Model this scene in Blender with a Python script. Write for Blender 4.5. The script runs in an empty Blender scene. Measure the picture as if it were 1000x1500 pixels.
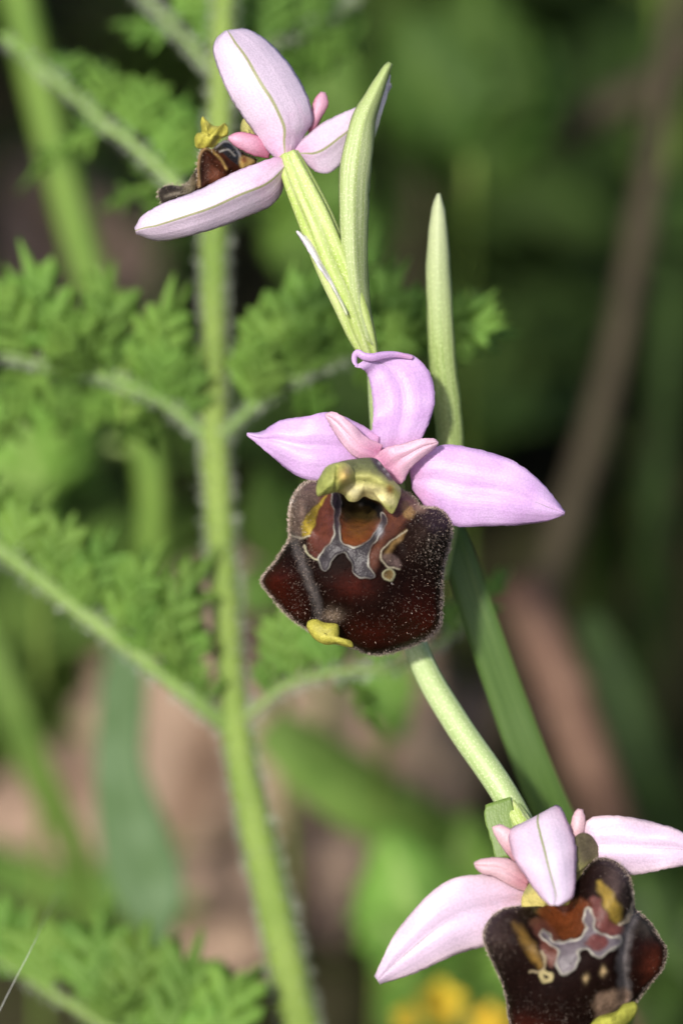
import bpy, math, random
import numpy as np
from mathutils import Vector, Matrix, noise as mnoise

random.seed(7); RNG = np.random.default_rng(7)
scene = bpy.context.scene
COL = scene.collection
R = math.radians

# ------------------------------------------------------------------ camera, sky, sun, exposure
PITCH = R(30); FOCUS = 0.300; MM = 0.001
PX = 0.05 * MM                                   # one photograph pixel at the focus plane
F0 = Vector((0, 0, 0.130))
RIGHT = Vector((1, 0, 0)); FWD = Vector((0, math.cos(PITCH), -math.sin(PITCH))); UP = Vector((0, math.sin(PITCH), math.cos(PITCH)))
cam = bpy.data.cameras.new('camera'); camo = bpy.data.objects.new('camera', cam); COL.objects.link(camo)
camo.location = F0 - FWD * FOCUS
camo.rotation_euler = (R(90) - PITCH, 0, 0)
cam.sensor_fit = 'VERTICAL'; cam.sensor_height = 36; cam.sensor_width = 24
cam.lens = 18 / (750 * PX / FOCUS)
cam.clip_start = 0.01; cam.clip_end = 200
cam.dof.use_dof = True; cam.dof.focus_distance = FOCUS - 0.002
cam.dof.aperture_fstop = cam.lens / 9.0
scene.camera = camo

SUN_EL = R(41); SUN_AZ = R(201)                   # azimuth clockwise from +Y, where the sun stands
sun_pos = Vector((math.sin(SUN_AZ) * math.cos(SUN_EL), math.cos(SUN_AZ) * math.cos(SUN_EL), math.sin(SUN_EL)))
world = bpy.data.worlds.new('World'); scene.world = world; world.use_nodes = True
wn = world.node_tree; bg = wn.nodes['Background']
sky = wn.nodes.new('ShaderNodeTexSky'); sky.sky_type = 'NISHITA'; sky.sun_disc = False
sky.sun_elevation = SUN_EL; sky.sun_rotation = SUN_AZ; sky.air_density = 0.6; sky.dust_density = 2.5
wn.links.new(sky.outputs[0], bg.inputs[0]); bg.inputs[1].default_value = 0.13
sl = bpy.data.lights.new('sun', 'SUN'); sl.energy = 3.7; sl.angle = R(4); sl.color = (1, 0.965, 0.90)
slo = bpy.data.objects.new('sun', sl); COL.objects.link(slo)
slo.rotation_euler = (-sun_pos).to_track_quat('-Z', 'Y').to_euler(); slo.location = (0, 0, 2)
vs = scene.view_settings
vs.view_transform = 'Standard'; vs.look = 'None'; vs.exposure = 0.28; vs.gamma = 1.0; vs.use_curve_mapping = False
scene.render.engine = 'CYCLES'
scene.cycles.use_denoising = True
scene.cycles.max_bounces = 8; scene.cycles.transparent_max_bounces = 8

# ------------------------------------------------------------------ geometry helpers
def P(px, py, d):
    """photograph pixel + millimetres behind the focus plane -> world points (n,3)"""
    px = np.asarray(px, float); py = np.asarray(py, float); d = np.asarray(d, float)
    k = PX * (FOCUS + d * MM) / FOCUS
    a = (px - 500) * k; b = (750 - py) * k
    r, u, f = np.array(RIGHT), np.array(UP), np.array(FWD)
    return np.array(F0) + a[..., None] * r + b[..., None] * u + (d * MM)[..., None] * f
def P1(px, py, d): return Vector(P(px, py, d))
VIEW = np.array(FWD)

def cr(pts, n, closed=False):
    p = np.asarray(pts, float)
    if closed: q = np.vstack([p[-1], p, p[0], p[1]])
    else: q = np.vstack([2 * p[0] - p[1], p, 2 * p[-1] - p[-2]])
    m = len(p) if closed else len(p) - 1
    seg = np.linalg.norm(np.diff(np.vstack([p, p[:1]]) if closed else p, axis=0)[:, :3], axis=1)[:m]
    cum = np.concatenate([[0], np.cumsum(seg)]); s = np.linspace(0, cum[-1], n, endpoint=not closed)
    out = []
    for v in s:
        i = min(max(np.searchsorted(cum, v, 'right') - 1, 0), m - 1); t = (v - cum[i]) / max(seg[i], 1e-12)
        a, b, c, e = q[i], q[i + 1], q[i + 2], q[i + 3]
        out.append(0.5 * (2 * b + (c - a) * t + (2 * a - 5 * b + 4 * c - e) * t * t + (3 * b - a - 3 * c + e) * t ** 3))
    return np.array(out)

ORG = {}
def link(name, me, parent=None, origin=None):
    o = bpy.data.objects.new(name, me); COL.objects.link(o)
    origin = Vector(origin) if origin is not None else Vector((0, 0, 0))
    ORG[o.name] = origin.copy()
    if parent is not None:
        o.parent = parent; o.location = origin - ORG[parent.name]
    else: o.location = origin
    return o
def empty(name, origin, label=None, cat=None, group=None, parent=None):
    o = link(name, None, parent, origin); o.empty_display_size = 0.005
    tag(o, label, cat, group); return o
def tag(o, label=None, cat=None, group=None, kind=None):
    if label: o['label'] = label
    if cat: o['category'] = cat
    if group: o['group'] = group
    if kind: o['kind'] = kind
    return o
def build(name, V, faces, mat, parent=None, origin=None, uv=None, col=None, smooth=True):
    V = np.asarray(V, float)
    origin = np.array(origin) if origin is not None else V[0].copy()
    me = bpy.data.meshes.new(name); me.from_pydata((V - origin).tolist(), [], faces); me.update()
    if smooth: me.polygons.foreach_set('use_smooth', [True] * len(me.polygons))
    li = np.empty(len(me.loops), int); me.loops.foreach_get('vertex_index', li)
    if uv is not None:
        l = me.uv_layers.new(name='UVMap'); l.data.foreach_set('uv', np.asarray(uv, float)[li].ravel())
    if col is not None:
        c = np.asarray(col, float)
        if c.shape[1] == 3: c = np.hstack([c, np.ones((len(c), 1))])
        a = me.color_attributes.new('Col', 'FLOAT_COLOR', 'POINT'); a.data.foreach_set('color', c.ravel())
    me.materials.append(mat)
    return link(name, me, parent, origin)
def grid_faces(nr, nc, off=0, wrap=False):
    f = []
    for i in range(nr - 1):
        for j in range(nc if wrap else nc - 1):
            k = (j + 1) % nc
            f.append((off + i * nc + j, off + i * nc + k, off + (i + 1) * nc + k, off + (i + 1) * nc + j))
    return f
def solid(o, t, offset=0.0):
    m = o.modifiers.new('thickness', 'SOLIDIFY'); m.thickness = t * MM; m.offset = offset; return o

def ribbon(name, L, Rr, mat, parent, bulge=0.0, keel=0.0, nu=17, nv=44, thick=0.14, wave=0.0, curl=0.0, seed=0, prof=None):
    """petal between two edge curves given as (px, py, depth mm); bulge/keel in mm towards the viewer"""
    L = cr(L, nv); Rr = cr(Rr, nv); u = np.linspace(0, 1, nu); v = np.linspace(0, 1, nv)
    U, W = np.meshgrid(u, v)
    A = L[:, None, :] * (1 - U[..., None]) + Rr[:, None, :] * U[..., None]
    s = np.sin(np.pi * np.clip(W * 0.9 + 0.06, 0, 1)) ** 0.6; bulge = bulge * 0.62
    d = A[..., 2] - bulge * 4 * U * (1 - U) * s - keel * np.exp(-((U - 0.5) / 0.10) ** 2) * s
    rs = np.random.default_rng(seed); ph = rs.uniform(0, 6.28, 6)
    e = np.abs(2 * U - 1) ** 2; wave = wave * 1.5
    d = d + wave * e * (np.sin(W * 11 + ph[0] + 2 * U) + 0.6 * np.sin(W * 23 + ph[1])) + wave * 0.35 * np.sin(W * 6 + U * 7 + ph[2])
    d = d + curl * np.abs(2 * U - 1) ** 4
    X = A[..., 0] + (rs.normal(0, 0.35, A.shape[:2]) * e); Y = A[..., 1] + (rs.normal(0, 0.35, A.shape[:2]) * e)
    V = P(X, Y, d).reshape(-1, 3); uv = np.stack([U, W], -1).reshape(-1, 2)
    o = build(name, V, grid_faces(nv, nu), mat, parent, origin=V[nu // 2], uv=uv)
    return solid(o, thick)

def frames(C):
    T = np.gradient(C, axis=0); T /= np.linalg.norm(T, axis=1)[:, None] + 1e-12
    N = np.cross(T, VIEW); N /= np.linalg.norm(N, axis=1)[:, None] + 1e-9
    B = np.cross(T, N); return T, N, B
def tube(name, C, rad, mat, parent=None, seg=14, ribs=0, amp=0.0, origin=None, ph=0.0, cap=True, twist=0.0):
    """swept tube along world points C (n,3) with radii rad (m)"""
    n = len(C); rad = np.broadcast_to(rad, (n,)); T, N, B = frames(C); V = []; uv = []
    for i in range(n):
        for j in range(seg):
            a = 2 * math.pi * j / seg
            r = rad[i] * (1 + amp * abs(math.cos(ribs * 0.5 * a + ph + twist * i / n)) - amp * 0.5 if ribs else 1)
            V.append(C[i] + r * (math.cos(a) * N[i] + math.sin(a) * B[i])); uv.append((j / seg, i / (n - 1)))
    f = grid_faces(n, seg, wrap=True)
    if cap: f += [tuple(range(seg))[::-1], tuple(range((n - 1) * seg, n * seg))]
    return build(name, V, f, mat, parent, origin=C[0] if origin is None else origin, uv=uv)
def ptube(name, pts, mat, parent=None, n=40, **k):
    """pts: (px, py, depth, radius px)"""
    q = cr(pts, n); C = P(q[:, 0], q[:, 1], q[:, 2]); r = q[:, 3] * PX * (FOCUS + q[:, 2] * MM) / FOCUS
    return tube(name, C, r, mat, parent, **k)
def to_ground(pts, drift=(0, 0), n=3):
    """world point straight down from the last image point to the soil"""
    p = P1(*pts[-1][:3]); return [np.array((p.x + drift[0] * MM * t, p.y + drift[1] * MM * t, p.z * (1 - t) - 0.004 * t)) for t in np.linspace(0, 1, n + 1)[1:]]

def blob(name, outline, c, depth, mat, parent, na=120, nr=30, back=1.0, colfn=None, smoothn=None):
    """closed body: traced outline in px with a relief depth(x, y, r) towards the viewer"""
    B = cr(outline, na, closed=True); rr = np.linspace(0, 1, nr + 1)[1:] ; rr = 1 - (1 - rr) ** 1.15
    c = np.array(c, float); rows = []; cols = []; uvs = []
    XY = c + (B[None] - c) * rr[:, None, None]
    X = XY[..., 0]; Y = XY[..., 1]; RR = np.repeat(rr[:, None], na, 1)
    D = depth(X, Y, RR)
    V = [P(c[0], c[1], depth(np.array(c[0]), np.array(c[1]), np.array(0.0)))]
    V += list(P(X, Y, D).reshape(-1, 3))
    f = [(0, 1 + j, 1 + (j + 1) % na) for j in range(na)] + grid_faces(nr, na, 1, True)
    off = 1 + (nr - 1) * na; De = D[-1]; nb = 6; prev = off
    allx = [c[0]] + list(X.ravel()); ally = [c[1]] + list(Y.ravel())
    for k in range(1, nb + 1):
        r = 1 - k / (nb + 0.6); x = c[0] + (B[:, 0] - c[0]) * r; y = c[1] + (B[:, 1] - c[1]) * r
        base = len(V); V += list(P(x, y, De + back * math.sqrt(1 - r * r)))
        f += [(prev + j, prev + (j + 1) % na, base + (j + 1) % na, base + j) for j in range(na)]; prev = base
        allx += list(x); ally += list(y)
    f.append(tuple(range(prev, prev + na)))
    V = np.array(V); allx = np.array(allx); ally = np.array(ally)
    col = colfn(allx, ally) if colfn else None
    uv = np.stack([(allx - 0) / 1000, ally / 1000], -1)
    o = build(name, V, f, mat, parent, uv=uv, col=col)
    o_front = (V[1:1 + nr * na], np.array(X).ravel(), np.array(Y).ravel(), RR.ravel(), nr, na)
    return o, o_front

def hairs(name, base, direc, length, width, mat, parent, curve=0.3, col=None, seed=1):
    """fine hairs: thin two-triangle blades joined into one part"""
    rs = np.random.default_rng(seed); n = len(base)
    side = np.cross(direc, VIEW); side /= np.linalg.norm(side, axis=1)[:, None] + 1e-9
    tip = base + direc * length[:, None] + rs.normal(0, 1, (n, 3)) * (length * curve * 0.4)[:, None]
    w = np.broadcast_to(width, (n,))[:, None]
    V = np.empty((n * 4, 3)); mid = (base + direc * length[:, None] * 0.55)
    V[0::4] = base - side * w / 2; V[1::4] = base + side * w / 2; V[2::4] = mid + side * w * 0.4; V[3::4] = tip
    f = [(4 * i, 4 * i + 1, 4 * i + 2, 4 * i + 3) for i in range(n)]
    c = None if col is None else np.repeat(col, 4, axis=0)
    o = build(name, V, f, mat, parent, smooth=False, col=c); o['kind'] = 'stuff'; return o

# ------------------------------------------------------------------ materials
def s2l(*c): return tuple((x / 255 / 12.92 if x / 255 <= 0.04045 else ((x / 255 + 0.055) / 1.055) ** 2.4) for x in c)
class NT:
    def __init__(s, name):
        s.m = bpy.data.materials.new(name); s.m.use_nodes = True; s.t = s.m.node_tree; s.t.nodes.clear()
        s.out = s.t.nodes.new('ShaderNodeOutputMaterial')
    def n(s, ty, **k):
        x = s.t.nodes.new('ShaderNode' + ty)
        for a, v in k.items():
            if a.startswith('i_'):
                key = a[2:]; key = int(key) if key.isdigit() else key.replace('_', ' ')
                x.inputs[key].default_value = v
            else: setattr(x, a, v)
        return x
    def l(s, a, b): s.t.links.new(a, b)
    def math(s, op, a, b=None, c=None, clamp=False):
        x = s.n('Math', operation=op, use_clamp=clamp)
        for i, v in enumerate((a, b, c)):
            if v is None: continue
            if isinstance(v, (int, float)): x.inputs[i].default_value = v
            else: s.l(v, x.inputs[i])
        return x.outputs[0]
    def mix(s, f, a, b, mode='MIX'):
        x = s.n('Mix', data_type='RGBA', blend_type=mode)
        for i, v in ((0, f), (6, a), (7, b)):
            if isinstance(v, (int, float)): x.inputs[i].default_value = v
            elif isinstance(v, tuple): x.inputs[i].default_value = (*v[:3], 1)
            else: s.l(v, x.inputs[i])
        return x.outputs[2]
    def ramp(s, f, stops):
        x = s.n('ValToRGB'); e = x.color_ramp.elements
        while len(e) > 1: e.remove(e[-1])
        for i, (p, c) in enumerate(stops):
            q = e[0] if i == 0 else e.new(p)
            q.position = p; q.color = (*c, 1) if isinstance(c, tuple) else (c, c, c, 1)
        s.l(f, x.inputs[0]); return x.outputs[0]
    def noise(s, vec, scale, detail=3.0, rough=0.55):
        x = s.n('TexNoise'); x.inputs['Scale'].default_value = scale; x.inputs['Detail'].default_value = detail; x.inputs['Roughness'].default_value = rough
        if vec is not None: s.l(vec, x.inputs['Vector'])
        return x.outputs['Fac']
    def obj(s): return s.n('TexCoord').outputs['Object']
    def uv(s):
        x = s.n('SeparateXYZ'); s.l(s.n('TexCoord').outputs['UV'], x.inputs[0]); return x.outputs[0], x.outputs[1]
    def finish(s, color, rough=0.5, spec=0.4, trans=0.0, bump=None, bdist=0.0001, bstr=0.5, sheen=0.0, sheencol=None, coat=0.0, tcol=None):
        p = s.n('BsdfPrincipled')
        if isinstance(color, tuple): p.inputs['Base Color'].default_value = (*color[:3], 1)
        else: s.l(color, p.inputs['Base Color'])
        if isinstance(rough, (int, float)): p.inputs['Roughness'].default_value = rough
        else: s.l(rough, p.inputs['Roughness'])
        if isinstance(spec, (int, float)): p.inputs['Specular IOR Level'].default_value = spec
        else: s.l(spec, p.inputs['Specular IOR Level'])
        if sheen: p.inputs['Sheen Weight'].default_value = sheen; p.inputs['Sheen Roughness'].default_value = 0.4
        if sheen and sheencol: p.inputs['Sheen Tint'].default_value = (*sheencol, 1)
        if coat: p.inputs['Coat Weight'].default_value = coat; p.inputs['Coat Roughness'].default_value = 0.15
        if bump is not None:
            b = s.n('Bump'); b.inputs['Distance'].default_value = bdist; b.inputs['Strength'].default_value = bstr
            s.l(bump, b.inputs['Height']); s.l(b.outputs[0], p.inputs['Normal'])
        if trans > 0:
            t = s.n('BsdfTranslucent'); c = tcol if tcol is not None else color
            if isinstance(c, tuple): t.inputs[0].default_value = (*c[:3], 1)
            else: s.l(c, t.inputs[0])
            m = s.n('MixShader'); m.inputs[0].default_value = trans
            s.l(p.outputs[0], m.inputs[1]); s.l(t.outputs[0], m.inputs[2]); s.l(m.outputs[0], s.out.inputs[0])
        else: s.l(p.outputs[0], s.out.inputs[0])
        return s.m

def petal_mat(name, tip, base, basewid=0.3, vein=None, veinw=0.02, vein_v=(0.0, 1.0), edge=None, mottle=None, trans=0.22):
    k = NT(name); u, v = k.uv(); ob = k.obj()
    n1 = k.noise(ob, 900, 3); f = k.math('SMOOTH_MIN', k.math('ADD', k.math('DIVIDE', v, basewid), k.math('MULTIPLY', k.math('SUBTRACT', n1, 0.5), 0.9)), 1.0, 0.2)
    c = k.mix(k.math('MAXIMUM', f, 0.0), base, tip)
    if mottle:
        c = k.mix(k.math('MULTIPLY', k.ramp(k.noise(ob, 420, 2), [(0.4, 0.0), (0.65, 1.0)]), 0.55), c, mottle)
    if edge:
        e = k.math('POWER', k.math('ABSOLUTE', k.math('MULTIPLY_ADD', u, 2.0, -1.0)), 4.0)
        c = k.mix(k.math('MULTIPLY', e, 0.7), c, edge)
    # faint lengthwise nerves
    cv = k.n('CombineXYZ'); k.l(k.math('MULTIPLY', u, 16.0), cv.inputs[0]); k.l(k.math('MULTIPLY', v, 1.6), cv.inputs[1])
    st = k.noise(cv.outputs[0], 1.0, 2); c = k.mix(k.math('MULTIPLY', k.ramp(st, [(0.52, 0.0), (0.72, 1.0)]), 0.16), c, tuple(0.62 * x for x in tip), 'MIX')
    if vein:
        d = k.math('ABSOLUTE', k.math('SUBTRACT', u, k.math('ADD', 0.5, k.math('MULTIPLY', k.math('SUBTRACT', k.noise(ob, 250, 1), 0.5), 0.10))))
        m = k.ramp(k.math('DIVIDE', d, veinw), [(0.35, 1.0), (1.0, 0.0)])
        vm = k.n('MapRange', interpolation_type='SMOOTHSTEP'); k.l(v, vm.inputs[0])
        vm.inputs[1].default_value = vein_v[0]; vm.inputs[2].default_value = vein_v[1]
        c = k.mix(k.math('MULTIPLY', k.math('MULTIPLY', m, vm.outputs[0]), 0.85), c, vein)
    vo = k.n('TexVoronoi'); vo.inputs['Scale'].default_value = 7000; k.l(ob, vo.inputs['Vector'])
    c = k.mix(0.35, c, k.ramp(vo.outputs['Distance'], [(0.0, 1.0), (0.75, 0.45)]), 'MULTIPLY')
    return k.finish(c, rough=0.42, spec=0.45, trans=trans, bump=k.math('SUBTRACT', k.math('MULTIPLY', st, 2.5), vo.outputs['Distance']), bdist=0.00005, bstr=0.32)

M = {}
M['sepal_lilac'] = petal_mat('sepal_lilac', s2l(218, 176, 228), s2l(230, 166, 212), 0.25, vein=s2l(150, 140, 130), veinw=0.018, vein_v=(0.72, 0.9), mottle=s2l(228, 198, 236))
M['petal_pink'] = petal_mat('petal_pink', s2l(234, 194, 212), s2l(222, 146, 184), 0.5, edge=s2l(232, 186, 206))
M['sepal_pale'] = petal_mat('sepal_pale', s2l(234, 214, 233), s2l(228, 178, 212), 0.34, vein=s2l(150, 158, 84), veinw=0.034, vein_v=(-0.1, 0.1), mottle=s2l(234, 216, 234))
M['petal_rose'] = petal_mat('petal_rose', s2l(232, 176, 200), s2l(206, 110, 140), 0.45, edge=s2l(196, 72, 110))
M['sepal_near'] = petal_mat('sepal_near', s2l(228, 204, 227), s2l(224, 182, 198), 0.35, vein=s2l(128, 118, 96), veinw=0.016, vein_v=(0.35, 0.8), mottle=s2l(228, 204, 228), edge=s2l(232, 206, 206))
M['dorsal_near'] = petal_mat('dorsal_near', s2l(234, 216, 236), s2l(230, 204, 220), 0.30, vein=s2l(132, 150, 56), veinw=0.028, vein_v=(-0.1, 0.05), edge=s2l(228, 178, 200))
M['petal_near'] = petal_mat('petal_near', s2l(230, 192, 200), s2l(206, 136, 148), 0.5, edge=s2l(226, 182, 186))
M['bract_margin'] = petal_mat('bract_margin', s2l(238, 232, 236), s2l(210, 218, 170), 0.45)

def green_mat(name, a, b, ribs=9, cell=5200, trans=0.22, rough=0.45, speck=0.6, tip=None):
    k = NT(name); u, v = k.uv(); ob = k.obj()
    cv = k.n('CombineXYZ'); k.l(k.math('MULTIPLY', u, float(ribs)), cv.inputs[0]); k.l(k.math('MULTIPLY', v, 1.5), cv.inputs[1])
    st = k.noise(cv.outputs[0], 1.6, 3); c = k.mix(k.ramp(st, [(0.35, 0.0), (0.65, 1.0)]), a, b)
    vo = k.n('TexVoronoi'); vo.inputs['Scale'].default_value = cell; k.l(ob, vo.inputs['Vector'])
    c = k.mix(k.math('MULTIPLY', k.ramp(vo.outputs['Distance'], [(0.12, 1.0), (0.4, 0.0)]), speck), c, tuple(min(0.8, x * 1.5 + 0.06) for x in b))
    if tip: c = k.mix(k.ramp(v, [(0.6, 0.0), (1.0, 0.8)]), c, tip)
    return k.finish(c, rough=rough, spec=0.4, trans=trans, bump=k.math('ADD', k.math('MULTIPLY', st, 3.0), k.math('MULTIPLY', vo.outputs['Distance'], -1.0)), bdist=0.00005, bstr=0.3)
M['bract'] = green_mat('bract', s2l(166, 184, 112), s2l(192, 204, 150), tip=s2l(172, 190, 118))
M['bract_dark'] = green_mat('bract_dark', s2l(138, 160, 84), s2l(170, 186, 120), tip=s2l(204, 210, 172))
M['bract_low'] = green_mat('bract_low', s2l(108, 134, 62), s2l(124, 148, 78), speck=.08)
M['ovary'] = green_mat('ovary', s2l(162, 186, 84), s2l(200, 212, 144), ribs=14, trans=0.1)
M['orchid_stem'] = green_mat('orchid_stem', s2l(150, 174, 104), s2l(184, 200, 146), ribs=8, trans=0.08)

def leaf_mat(name, a, b, vein=None, trans=0.3, rough=0.5, scale=260, nerves=0.0):
    k = NT(name); ob = k.obj(); info = k.n('ObjectInfo')
    add = k.n('VectorMath', operation='ADD'); k.l(ob, add.inputs[0])
    cm = k.n('CombineXYZ'); k.l(k.math('MULTIPLY', info.outputs['Random'], 3.0), cm.inputs[0]); k.l(cm.outputs[0], add.inputs[1])
    n1 = k.noise(add.outputs[0], scale, 4)
    c = k.mix(k.ramp(n1, [(0.3, 0.0), (0.7, 1.0)]), a, b)
    hs = k.n('HueSaturation'); k.l(c, hs.inputs['Color'])
    k.l(k.math('MULTIPLY_ADD', info.outputs['Random'], 0.016, 0.488), hs.inputs['Hue'])
    k.l(k.math('MULTIPLY_ADD', k.math('FRACT', k.math('MULTIPLY', info.outputs['Random'], 7.3)), 0.4, 0.8), hs.inputs['Value'])
    hs.inputs['Saturation'].default_value = 0.96; c = hs.outputs[0]
    if vein:
        u, v = k.uv(); d = k.math('ABSOLUTE', k.math('SUBTRACT', u, 0.5))
        c = k.mix(k.math('MULTIPLY', k.ramp(d, [(0.03, 1.0), (0.10, 0.0)]), 0.7), c, vein)
        if nerves:
            w = k.math('SINE', k.math('MULTIPLY', k.math('SUBTRACT', v, k.math('MULTIPLY', d, 0.5)), nerves))
            c = k.mix(k.math('MULTIPLY', k.ramp(w, [(0.85, 0.0), (1.0, 1.0)]), 0.35), c, vein)
    return k.finish(c, rough=rough + 0.12, spec=0.22, trans=trans, bump=n1, bdist=0.0004, bstr=0.5)
M['herb_leaf'] = leaf_mat('herb_leaf', s2l(88, 132, 42), s2l(120, 160, 62), vein=s2l(136, 168, 92), nerves=26.0, trans=0.38)
M['herb_stem'] = leaf_mat('herb_stem', s2l(114, 144, 54), s2l(138, 162, 74), trans=0.1, scale=150)
M['second_stem'] = leaf_mat('second_stem', s2l(84, 120, 40), s2l(106, 138, 52), trans=0.1, scale=150)
M['herb_rachis'] = leaf_mat('herb_rachis', s2l(112, 146, 62), s2l(146, 172, 100), trans=0.1, scale=150)
M['grass_green'] = leaf_mat('grass_green', s2l(84, 118, 42), s2l(112, 144, 62), trans=0.3)
M['near_blade'] = green_mat('near_blade', s2l(70, 100, 40), s2l(98, 126, 62), ribs=16, speck=0.1, trans=0.3)
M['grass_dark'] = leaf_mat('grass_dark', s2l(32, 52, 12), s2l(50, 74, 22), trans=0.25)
M['glaucous'] = leaf_mat('glaucous', s2l(76, 104, 58), s2l(98, 124, 84), trans=0.2)
M['broad_leaf'] = leaf_mat('broad_leaf', s2l(86, 132, 40), s2l(112, 154, 56), vein=s2l(150, 176, 96), nerves=40.0)
M['mid_leaf'] = leaf_mat('mid_leaf', s2l(52, 80, 22), s2l(70, 100, 32), vein=s2l(86, 112, 48), nerves=34.0)
M['back_leaf'] = leaf_mat('back_leaf', s2l(76, 112, 34), s2l(98, 132, 46), vein=s2l(116, 146, 70), nerves=34.0)
M['shade_painted_leaf'] = leaf_mat('shade_painted_leaf', s2l(34, 54, 13), s2l(58, 82, 25), vein=s2l(72, 98, 40), nerves=34.0)  # darker leaf green with the undergrowth shade put into the colour
M['dry_stalk'] = leaf_mat('dry_stalk', s2l(56, 50, 36), s2l(78, 70, 52), trans=0.0, rough=0.7)  # colour lowered to stand in for the background shade on the stalks
M['dry_pink'] = leaf_mat('dry_pink', s2l(96, 72, 58), s2l(122, 96, 78), trans=0.0, rough=0.7)
M['dead_leaf'] = leaf_mat('dead_leaf', s2l(146, 122, 100), s2l(188, 164, 138), vein=s2l(118, 92, 72), trans=0.15, rough=0.7, scale=120, nerves=30.0)
M['yellow_petal'] = leaf_mat('yellow_petal', s2l(206, 172, 14), s2l(222, 196, 30), trans=0.25)
def plain(name, c, rough=0.5, trans=0.0, spec=0.3):
    k = NT(name); n = k.noise(k.obj(), 1500, 2)
    return k.finish(k.mix(n, tuple(0.8 * x for x in c), tuple(min(1, 1.15 * x) for x in c)), rough=rough, trans=trans, spec=spec)
M['hair_white'] = plain('hair_white', (0.50, 0.54, 0.42), 0.4, 0.3)
M['silk'] = plain('silk', (0.8, 0.8, 0.75), 0.3)
def hair_attr():
    k = NT('lip_hair'); a = k.n('VertexColor', layer_name='Col'); return k.finish(a.outputs[0], rough=0.35, spec=0.5)
M['lip_hair'] = hair_attr()
def lip_mat(name, velvet=True):
    k = NT(name); a = k.n('VertexColor', layer_name='Col'); ob = k.obj()
    n = k.noise(ob, 1400, 4); n2 = k.noise(ob, 9000, 2)
    c = k.mix(1.0, a.outputs[0], k.ramp(n, [(0.25, 0.55), (0.75, 1.15)]), 'MULTIPLY')
    g = a.outputs['Alpha']
    c = k.mix(k.math('MULTIPLY', k.math('SUBTRACT', 1.0, g), 0.6), c, k.mix(1.0, c, k.ramp(n2, [(0.35, 0.35), (0.7, 1.4)]), 'MULTIPLY'))
    return k.finish(c, rough=k.math('MULTIPLY_ADD', g, -0.34, 0.60), spec=k.math('MULTIPLY', g, 0.42), bump=k.math('ADD', n2, k.math('MULTIPLY', n, 2.0)), bdist=0.00009, bstr=0.6, sheen=0.0, sheencol=(0.6, 0.45, 0.4))
M['lip'] = lip_mat('lip'); M['column'] = lip_mat('column', False)

# ------------------------------------------------------------------ colour-layer helpers for the lips
def sm(a, b, x): t = np.clip((x - a) / (b - a), 0, 1); return t * t * (3 - 2 * t)
def seg_d(x, y, pts):
    best = np.full(np.shape(x), 1e9)
    for (ax, ay), (bx, by) in zip(pts[:-1], pts[1:]):
        dx, dy = bx - ax, by - ay; t = np.clip(((x - ax) * dx + (y - ay) * dy) / (dx * dx + dy * dy + 1e-9), 0, 1)
        best = np.minimum(best, np.hypot(x - ax - t * dx, y - ay - t * dy))
    return best
def poly_sd(x, y, pts):
    p = list(pts); d = seg_d(x, y, p + p[:1]); inside = np.zeros(np.shape(x), bool)
    for (ax, ay), (bx, by) in zip(p, p[1:] + p[:1]):
        c = ((ay > y) != (by > y)) & (x < (bx - ax) * (y - ay) / (by - ay + 1e-12) + ax); inside ^= c
    return np.where(inside, -d, d)
def smooth_poly(pts, n=90): return [tuple(q) for q in cr(pts, n, closed=True)]
def smooth_line(pts, n=40): return [tuple(q) for q in cr(pts, n)]
def gz(x, y, cx, cy, sx, sy=None): sy = sy or sx; return np.exp(-((x - cx) / sx) ** 2 - ((y - cy) / sy) ** 2)
def warp(x, y, a=2.6):
    return (x + a * (np.sin(x * .043 + y * .061) + .7 * np.sin(y * .113 - x * .05 + 1) + .12 * np.sin(x * .21 + y * .17)), y + a * (np.sin(y * .051 - x * .037 + 2) + .7 * np.sin(x * .12 + y * .06) + .12 * np.sin(y * .23 - x * .19)))
class Paint:
    def __init__(s, x, y, base): s.x, s.y = x, y; s.c = np.tile(np.array([*base, 0.12]), (len(x), 1))
    def over(s, w, c, gloss=None):
        w = np.clip(w, 0, 1)[:, None]; g = s.c[:, 3:] if gloss is None else np.full((len(s.x), 1), gloss)
        s.c = s.c * (1 - w) + np.hstack([np.tile(c, (len(s.x), 1)), g]) * w
    def poly(s, pts, c, soft=8, gloss=None, amt=1.0, smooth=True): s.over(amt * (1 - sm(-soft, soft, poly_sd(s.x, s.y, smooth_poly(pts) if smooth else pts))), c, gloss)
    def line(s, pts, w, c, soft=4, gloss=None, amt=1.0): s.over(amt * (1 - sm(w - soft, w + soft, seg_d(s.x, s.y, smooth_line(pts)))), c, gloss)

# ------------------------------------------------------------------ THE SETTING: soil
k = NT('soil'); ob = k.obj(); n1 = k.noise(ob, 60, 6, 0.65); n2 = k.noise(ob, 300, 4)
soilc = k.mix(k.ramp(n2, [(0.35, 0.0), (0.65, 1.0)]), k.ramp(n1, [(0.3, (0.018, 0.016, 0.007)), (0.5, (0.030, 0.034, 0.010)), (0.75, (0.045, 0.062, 0.016))]), (0.050, 0.042, 0.024))
M['soil'] = k.finish(soilc, rough=0.9, spec=0.1, bump=n2, bdist=0.002, bstr=0.8)
rad = np.concatenate([np.linspace(0.0, 0.6, 70)[1:], np.geomspace(0.65, 60, 36)]); na = 140
V = [(0, 0.2, 0.0)]
def gz_h(x, y):
    r = math.hypot(x, y - 0.2); a = 0.0035 / (1 + r) if r < 3 else 0
    return a * (mnoise.noise((x * 40, y * 40, 0)) + 0.6 * mnoise.noise((x * 110, y * 110, 3))) + 0.02 * min(1, r * 0.5) * mnoise.noise((x * 1.5, y * 1.5, 9)) * (1 if r < 8 else 0.3)
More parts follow.
